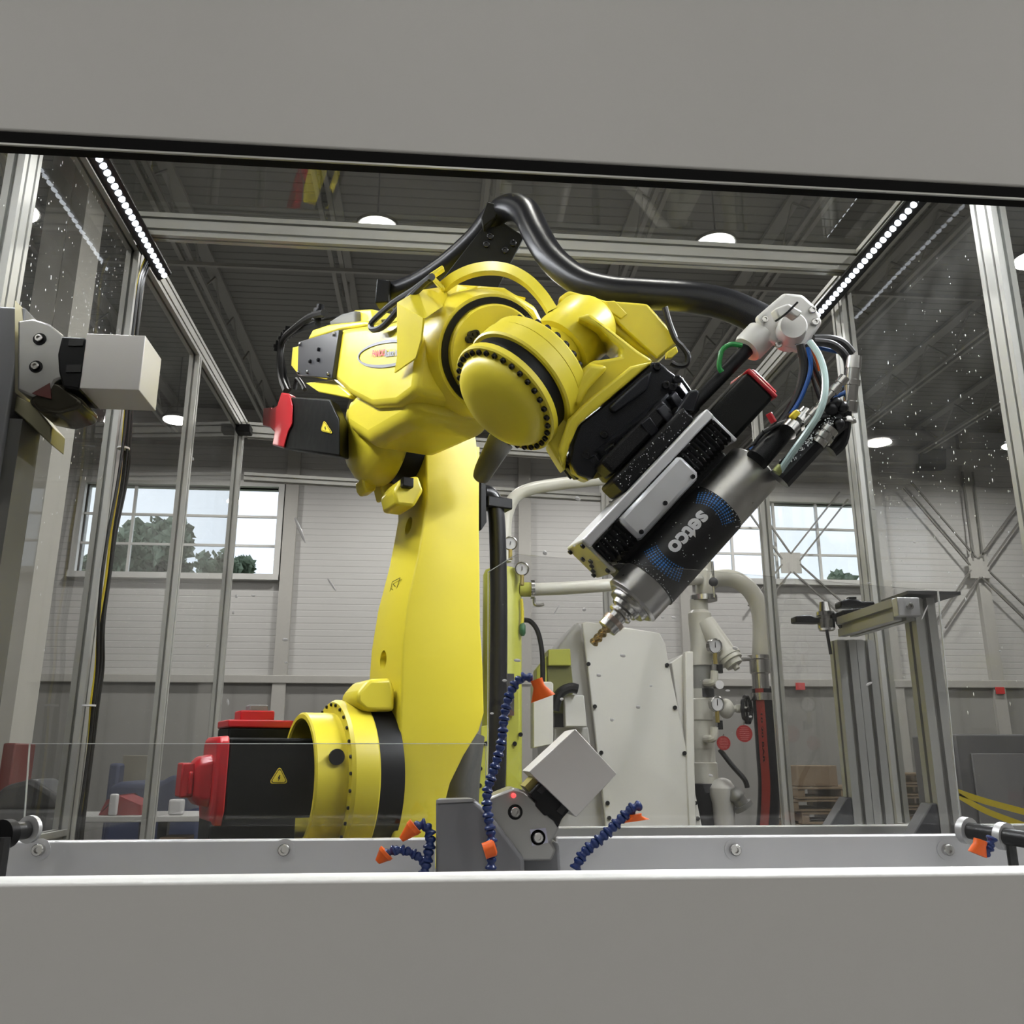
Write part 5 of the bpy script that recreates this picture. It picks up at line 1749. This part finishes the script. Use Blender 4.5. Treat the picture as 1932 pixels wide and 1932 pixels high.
for i, (x, y, r_, ly) in enumerate(((1404, 1384, 15, 1360), (1365, 1402, 12.5, 1385))):
    c_ = vy(x, y, YR - .16)
    g = empty('round_tag', c_, ('larger round red tag hanging below the black handwheel', 'smaller round red tag hanging beside the valve lever')[i], 'tag', 'round red tags')
    MB().lathe(c_, -YA, [(0, r_ * kr), (.003, r_ * kr)], 28).build('disc', TAGR, g)
    m_ = MB()
    for j in range(-3, 4):
        wd = math.sqrt(max(0, 1 - (j * .24) ** 2)) * r_ * kr * 1.2
        m_.box(c_ - YA * .0035 + ZA * (j * r_ * kr * .22), (wd, .0008, r_ * kr * .05))
    m_.build('print_lines', mat('pale_print', (.62, .20, .18), .5), g, ang=0)
    MB().cyl(c_ + ZA * r_ * kr, vy(x, ly, YR - .16), .003, 6).build('tag_wire', STEEL, g)
# arched return pipe on the right, steel coupling and red-striped hose
pipe('coolant_pipe', 'cream-white arched pipe coming down beside the right enclosure post', [(1338, 1100), (1348, 1092), (1372, 1090), (1398, 1099), (1420, 1120), (1433, 1150), (1437, 1185), (1436, 1240)], 17, YR)
MB_e = empty('camlock_coupling', vy(1436, 1290), 'steel hose coupling with lever below the arched pipe', 'coupling')
vlathe(1436, [(1300, 16), (1272, 16), (1270, 19), (1246, 19), (1244, 22), (1237, 22)], 'body', STEEL, MB_e)
MB().cyl(vy(1415, 1243, YR - .05), vy(1400, 1244, YR - .05), 4 * kr, 8).build('lever', STEEL, MB_e)
e = empty('suction_hose', V(vy(1450, 1560).x, YR, 0), 'black rubber hose with a red printed stripe beside the enclosure post', 'hose')
hp_ = [(1438, 1300), (1442, 1350), (1447, 1420), (1451, 1480), (1449, 1540), (1444, 1600), (1440, 1680)]
MB().tube([vy(*p_) for p_ in hp_], 20 * kr, 22, 8).build('rubber_tube', RUB, e)
st = smooth([vy(*p_) for p_ in hp_], 8)
rings = []
for p_ in st:
    rings.append([p_ + V(math.sin(t_), -math.cos(t_), 0) * (20.6 * kr) for t_ in (-1.05, -.85, -.65, -.45, -.25)])
MB().loft(rings, cap=False, closed=False).build('red_stripe', mat('red_stripe_print', (.33, .03, .02), .45), e)
vs, fs = textmesh('PSI 10 20 BAR', .045, .001)
m_ = MB()
c0, c1 = vy(1441, 1310), vy(1448, 1440)
dr = (c1 - c0).normalized()
L_ = (c1 - c0).length
mxx = max(v_.x for v_ in vs)
out_v = []
for v_ in vs:
    t_ = (v_.x / mxx + 1) / 2
    th = -.65 + v_.y * 5.0
    pc = c0.lerp(c1, t_)
    out_v.append(pc + V(math.sin(th), -math.cos(th), 0) * (21.4 * kr))
m_.add(out_v, fs).build('hose_lettering', BLK, e, ang=0)
vlathe(1438, [(1322, 22), (1308, 22)], 'band_clamp', STEEL, e)
c_ = vy(1346, 1098, YR - .10)
g = empty('vent_knob', c_, 'dark round vent knob on a rod at the pipe arch', 'knob')
MB().ball(c_, 9 * kr, 14, 10).build('knob', DGR, g)
MB().cyl(c_ + ZA * 40 * kr, c_ - ZA * 30 * kr, .006, 8).build('rod', STEEL, g)
# ================================================================== things standing about in the hall
WOOD = mat('pallet_wood', (0.26, 0.19, 0.12), .7, noise=.2, nscale=6)
def pallet(x, y, z, lab, rot=0.0):
    e_ = empty('pallet', (x, y, z), lab, 'pallet', 'stacked wooden pallets')
    e_.rotation_euler.z = rot
    def pb(nm, c_, s_):
        m_ = MB().box(V(*c_) + V(x, y, z), s_)
        m_.build(nm, WOOD, e_, ang=0)
    for i in range(5):
        pb('deck_board', (0, -.42 + .21 * i, .13), (1.2, .14, .022))
    for i in range(3):
        pb('stringer', (-.55 + .55 * i, 0, .075), (.09, .95, .085))
    for i in range(3):
        pb('bottom_board', (0, -.42 + .42 * i, .02), (1.2, .12, .022))
    return e_
px0 = onY(1565, 1545, 11.5).x
for k in range(8):
    pallet(px0 + .05 * ((k * 7) % 3 - 1), 11.5, .145 * k, ('lowest', 'second', 'third', 'fourth', 'fifth', 'sixth', 'seventh', 'top')[k] + ' wooden pallet of the taller stack behind the right posts', .03 * ((k * 5) % 3 - 1))
tag(MB().box((px0 - .25, 11.4, .145 * 8 + .125), (.5, .5, .25)).build('wooden_crate', WOOD, bevel=.01), 'small wooden crate on top of the taller pallet stack', 'crate')
px1 = onY(1728, 1530, 12.3).x
for k in range(9):
    pallet(px1, 12.3, .145 * k, ('lowest', 'second', 'third', 'fourth', 'fifth', 'sixth', 'seventh', 'eighth', 'top')[k] + ' wooden pallet of the right stack between the tool stand legs', .02 * (k % 2))
# dark machine cabinet far right
CB = mat('dark_machine_paint', (0.10, 0.10, 0.105), .5)
q0, q1 = onY(1800, 1385, 9.5), onY(2010, 1385, 9.5)
e = empty('machine_cabinet', V((q0.x + q1.x) / 2, 9.9, 0), 'large dark machine cabinet beyond the right glass', 'machine')
MB().bb(q0.x, q1.x, 9.5, 10.4, 0, q0.z).build('body', CB, e, bevel=.02)
MB().bb(q0.x + .15, q0.x + .75, 9.47, 9.50, .3, q0.z - .2).build('door', mat('mid_grey_door', (.16, .16, .165), .5), e, bevel=.01)
MB().bb(q0.x + .85, q1.x - .1, 9.47, 9.50, .3, q0.z - .2).build('door', MATS['mid_grey_door'], e, bevel=.01)
MB().bb(q0.x + .68, q0.x + .71, 9.44, 9.47, .9, 1.2).build('handle', STEEL, e)
# yellow caution tape on posts
TAP = mat('yellow_caution_tape', (.70, .55, .04), .5)
for i, (pts, lab) in enumerate((([(1800, 1492), (1860, 1512), (1945, 1535)], 'upper yellow caution tape strung across at the far right'), ([(1800, 1496), (1860, 1530), (1945, 1562)], 'lower yellow caution tape strung across at the far right'))):
    P = smooth([onY(x, y, 7.0) for x, y in pts], 8)
    tag(MB().loft([[p_ + ZA * .025, p_ - ZA * .025, p_ - ZA * .025 + YA * .003, p_ + ZA * .025 + YA * .003] for p_ in P]).build('caution_tape', TAP), lab, 'tape', 'yellow caution tapes')
e = empty('tape_post', V(onY(1797, 1495, 7.0).x, 7.0, 0), 'thin dark post holding the yellow caution tapes', 'post')
MB().cyl((e.location.x, 7.0, .02), (e.location.x, 7.0, onY(1797, 1485, 7.0).z), .025, 12).build('pole', DGR, e)
MB().lathe((e.location.x, 7.0, 0), ZA, [(0, .18), (.03, .17), (.05, .04)], 24).build('foot', DGR, e)
# red signs on the girt
for i, (x, y, lab) in enumerate(((1510, 1295, 'small red sign on the wall girt left of the right posts'), (1887, 1303, 'small red sign on the wall girt at the far right'))):
    c_ = onY(x, y, 13.86)
    tag(MB().box(c_, (.15, .015, .11)).build('wall_sign', mat('red_sign', (.65, .04, .04), .5), bevel=.004), lab, 'sign', 'red wall signs')
# dark electrical box high on the right
tag(MB().prism([onY(x, y, 13.8) for x, y in [(1736, 846), (1786, 846), (1786, 884), (1736, 884)]], YA * .15).build('wall_unit_heater', mat('dark_heater', (.035, .035, .035), .5), bevel=.02), 'dark box-shaped unit heater high on the right wall area', 'heater')
# workbench with boxes and covers at the left
YB = 8.0
BW = mat('white_bench_top', (.55, .55, .53), .4)
b0, b1 = onY(140, 1540, YB), onY(400, 1540, YB)
e = empty('workbench', V((b0.x + b1.x) / 2, YB + .35, 0), 'long white-topped workbench in the hall behind the left posts', 'workbench')
zt = b0.z
MB().bb(b0.x - .6, b1.x + .2, YB, YB + .7, zt - .05, zt).build('top', BW, e, bevel=.008)
for xx in (b0.x - .5, (b0.x + b1.x) / 2, b1.x + .1):
    MB().bb(xx - .04, xx + .04, YB + .04, YB + .12, 0, zt - .05).build('leg', DGR, e)
    MB().bb(xx - .04, xx + .04, YB + .58, YB + .66, 0, zt - .05).build('leg', DGR, e)
MB().bb(b0.x - .5, b1.x + .1, YB + .1, YB + .6, .35, .38).build('lower_shelf', DGR, e)
def onbench(nm, x0, x1, ytop, mt_, lab, cat, dep=.3, bev=.02, yo=.1, z0=None):
    p0, p1 = onY(x0, ytop, YB + yo), onY(x1, ytop, YB + yo)
    zz = zt if z0 is None else z0
    return tag(MB().bb(p0.x, p1.x, YB + yo, YB + yo + dep, zz + .001, p0.z).build(nm, mt_, bevel=bev, bseg=3), lab, cat)
m_ = MB()
r0, r1 = onY(190, 1500, YB + .1), onY(272, 1500, YB + .1)
m_.prism([V(r0.x, YB + .1, zt + .001), V(r0.x + .05, YB + .1, zt + .12), V(r0.x + .15, YB + .1, r0.z), V(r1.x - .22, YB + .1, r0.z), V(r1.x - .02, YB + .1, zt + .08), V(r1.x, YB + .1, zt + .001)], YA * .4)
tag(m_.build('red_bag', mat('red_fabric', (.30, .015, .02), .6), bevel=.04, bseg=3), 'red cloth bag lying on the white workbench', 'bag')
onbench('white_bottle', 207, 222, 1498, WTXT, 'white plastic bottle in front of the red bag', 'bottle', .06, .015, .02)
onbench('steel_clamp_box', 318, 345, 1508, WTXT, 'small white part standing at the right end of the workbench', 'box', .1, .02, .05)
YC = 9.2
BLC = mat('blue_tarpaulin', (.045, .06, .13), .6, bump=.4, bscale=6)
c0, c1 = onY(205, 1475, YC), onY(385, 1465, YC)
m_ = MB().prism([V(c0.x, YC, 0), V(c0.x, YC, c0.z - .05), V(c0.x + .1, YC, c0.z), V((c0.x + c1.x) / 2, YC, c0.z - .02), V(c1.x - .3, YC, c1.z + .02), V(c1.x, YC, c1.z), V(c1.x, YC, 0)], YA * 1.0)
tag(m_.build('covered_machine', BLC, bevel=.05, bseg=3), 'low machine under a blue tarpaulin behind the workbench', 'machine')
e0, e1 = onY(206, 1440, YC + 1.1), onY(226, 1440, YC + 1.1)
tag(MB().bb(e0.x, e1.x, YC + 1.1, YC + 1.3, 0, e0.z).build('blue_drum', BLC, bevel=.03), 'upright blue container behind the covered machine', 'container')
e0, e1 = onY(232, 1425, YC + 1.5), onY(280, 1425, YC + 1.5)
tag(MB().bb(e0.x, e1.x, YC + 1.5, YC + 1.9, 0, e0.z).build('cardboard_box', mat('grey_cardboard', (.30, .28, .22), .7), bevel=.01), 'tall grey-beige carton standing behind the blue container', 'box')
e0, e1 = onY(6, 1402, 6.0), onY(30, 1402, 6.0)
tag(MB().bb(e0.x, e1.x, 6.0, 6.3, 0, e0.z).build('red_cabinet', mat('dark_red_paint', (.16, .015, .012), .5), bevel=.01), 'narrow dark red cabinet at the lower left edge', 'cabinet')
e0, e1 = onY(-40, 1500, 5.6), onY(120, 1500, 5.6)
e = empty('tool_cart', V((e0.x + e1.x) / 2, 5.9, 0), 'dark cart with covered load at the lower left', 'cart')
MB().bb(e0.x, e1.x, 5.6, 6.0, .15, e0.z - .08).build('body', CB, e, bevel=.02)
MB().prism([V(e0.x, 5.62, e0.z - .08), V(e0.x + .12, 5.62, e0.z + .05), V(e1.x - .2, 5.62, e0.z + .09), V(e1.x - .05, 5.62, e0.z + .0), V(e1.x, 5.62, e0.z - .08)], YA * .35).build('load', mat('black_sheet_plastic', (.03, .03, .032), .45, bump=.5, bscale=8), e, bevel=.03, bseg=3)
for sx in (e0.x + .1, e1.x - .1):
    for sy in (5.7, 5.9):
        MB().lathe((sx - .02, sy, .075), XA, [(0, .075), (.04, .075)], 18).build('wheel', BLK, e)
# orange-brown carton row under the bench
onbench('carton', 300, 350, 1580, mat('brown_cardboard', (.25, .17, .10), .7), 'brown carton on the lower shelf of the workbench', 'box', .3, .01, .15, .38)

# ------------------------------------------------------------------ trees outside the windows
LEAF = mat('tree_leaf', (0.17, 0.22, 0.15), .7, noise=.35, nscale=1.5)
BARK = mat('tree_bark', (0.10, 0.08, 0.06), .8)
struct(MB().bb(-40, 45, YW + .25, 70, -.4, -.2).build('ground_outside', mat('grass_ground', (.10, .13, .06), .9), ang=0), 'grassy ground outside the hall', 'ground')
def tree(x, y, h, rx, lab, n=420):
    e_ = empty('tree', (x, y, -.2), lab, 'tree', 'trees outside the windows')
    MB().cyl((x, y, -.2), (x, y, h * .55), .22, 10, .12).build('trunk', BARK, e_)
    m_ = MB()
    blobs = [(random.gauss(0, rx * .45), random.gauss(0, rx * .3), h * random.uniform(.45, .93), rx * random.uniform(.28, .5)) for _ in range(13)]
    for _ in range(n):
        bx, by, bz, br_ = random.choice(blobs)
        d_ = V(random.gauss(0, 1), random.gauss(0, 1), random.gauss(0, .8)).normalized() * br_ * random.uniform(.55, 1.05)
        c_ = V(x + bx, y + by, bz) + d_
        u_ = V(random.gauss(0, 1), random.gauss(0, 1), random.gauss(0, 1)).normalized()
        v_ = u_.cross(V(random.random(), random.random(), random.random())).normalized()
        s_ = random.uniform(.09, .24)
        w_ = u_.cross(v_)
        m_.add([c_ + u_ * s_, c_ + v_ * s_ * .7, c_ - u_ * s_, c_ - v_ * s_ * .7, c_ + w_ * s_ * .2], [(0, 1, 4), (1, 2, 4), (2, 3, 4), (3, 0, 4)])
    o_ = m_.build('foliage', LEAF, e_, ang=0)
    o_['kind'] = 'stuff'
tk = 0
for (px, py, hw_, lab) in ((240, 985, 75, 'bushy tree seen through the second pane column of the left window'), (300, 975, 80, 'tallest tree seen through the middle of the left window'),
                           (395, 1000, 75, 'broad tree right of the middle of the left window'), (445, 1015, 40, 'thin leafy tree at the right end of the left window'),
                           (158, 1025, 40, 'dark tree at the left end of the left window'), (1590, 1040, 70, 'hazy tree seen low through the right window')):
    yt = 22.0 + 2.6 * (tk % 3) + tk * .3
    tk += 1
    p_ = onY(px, py, yt)
    k_ = (p_ - CAM).dot(VC) / FPX
    tree(p_.x, yt, p_.z, hw_ * k_, lab, 2600)
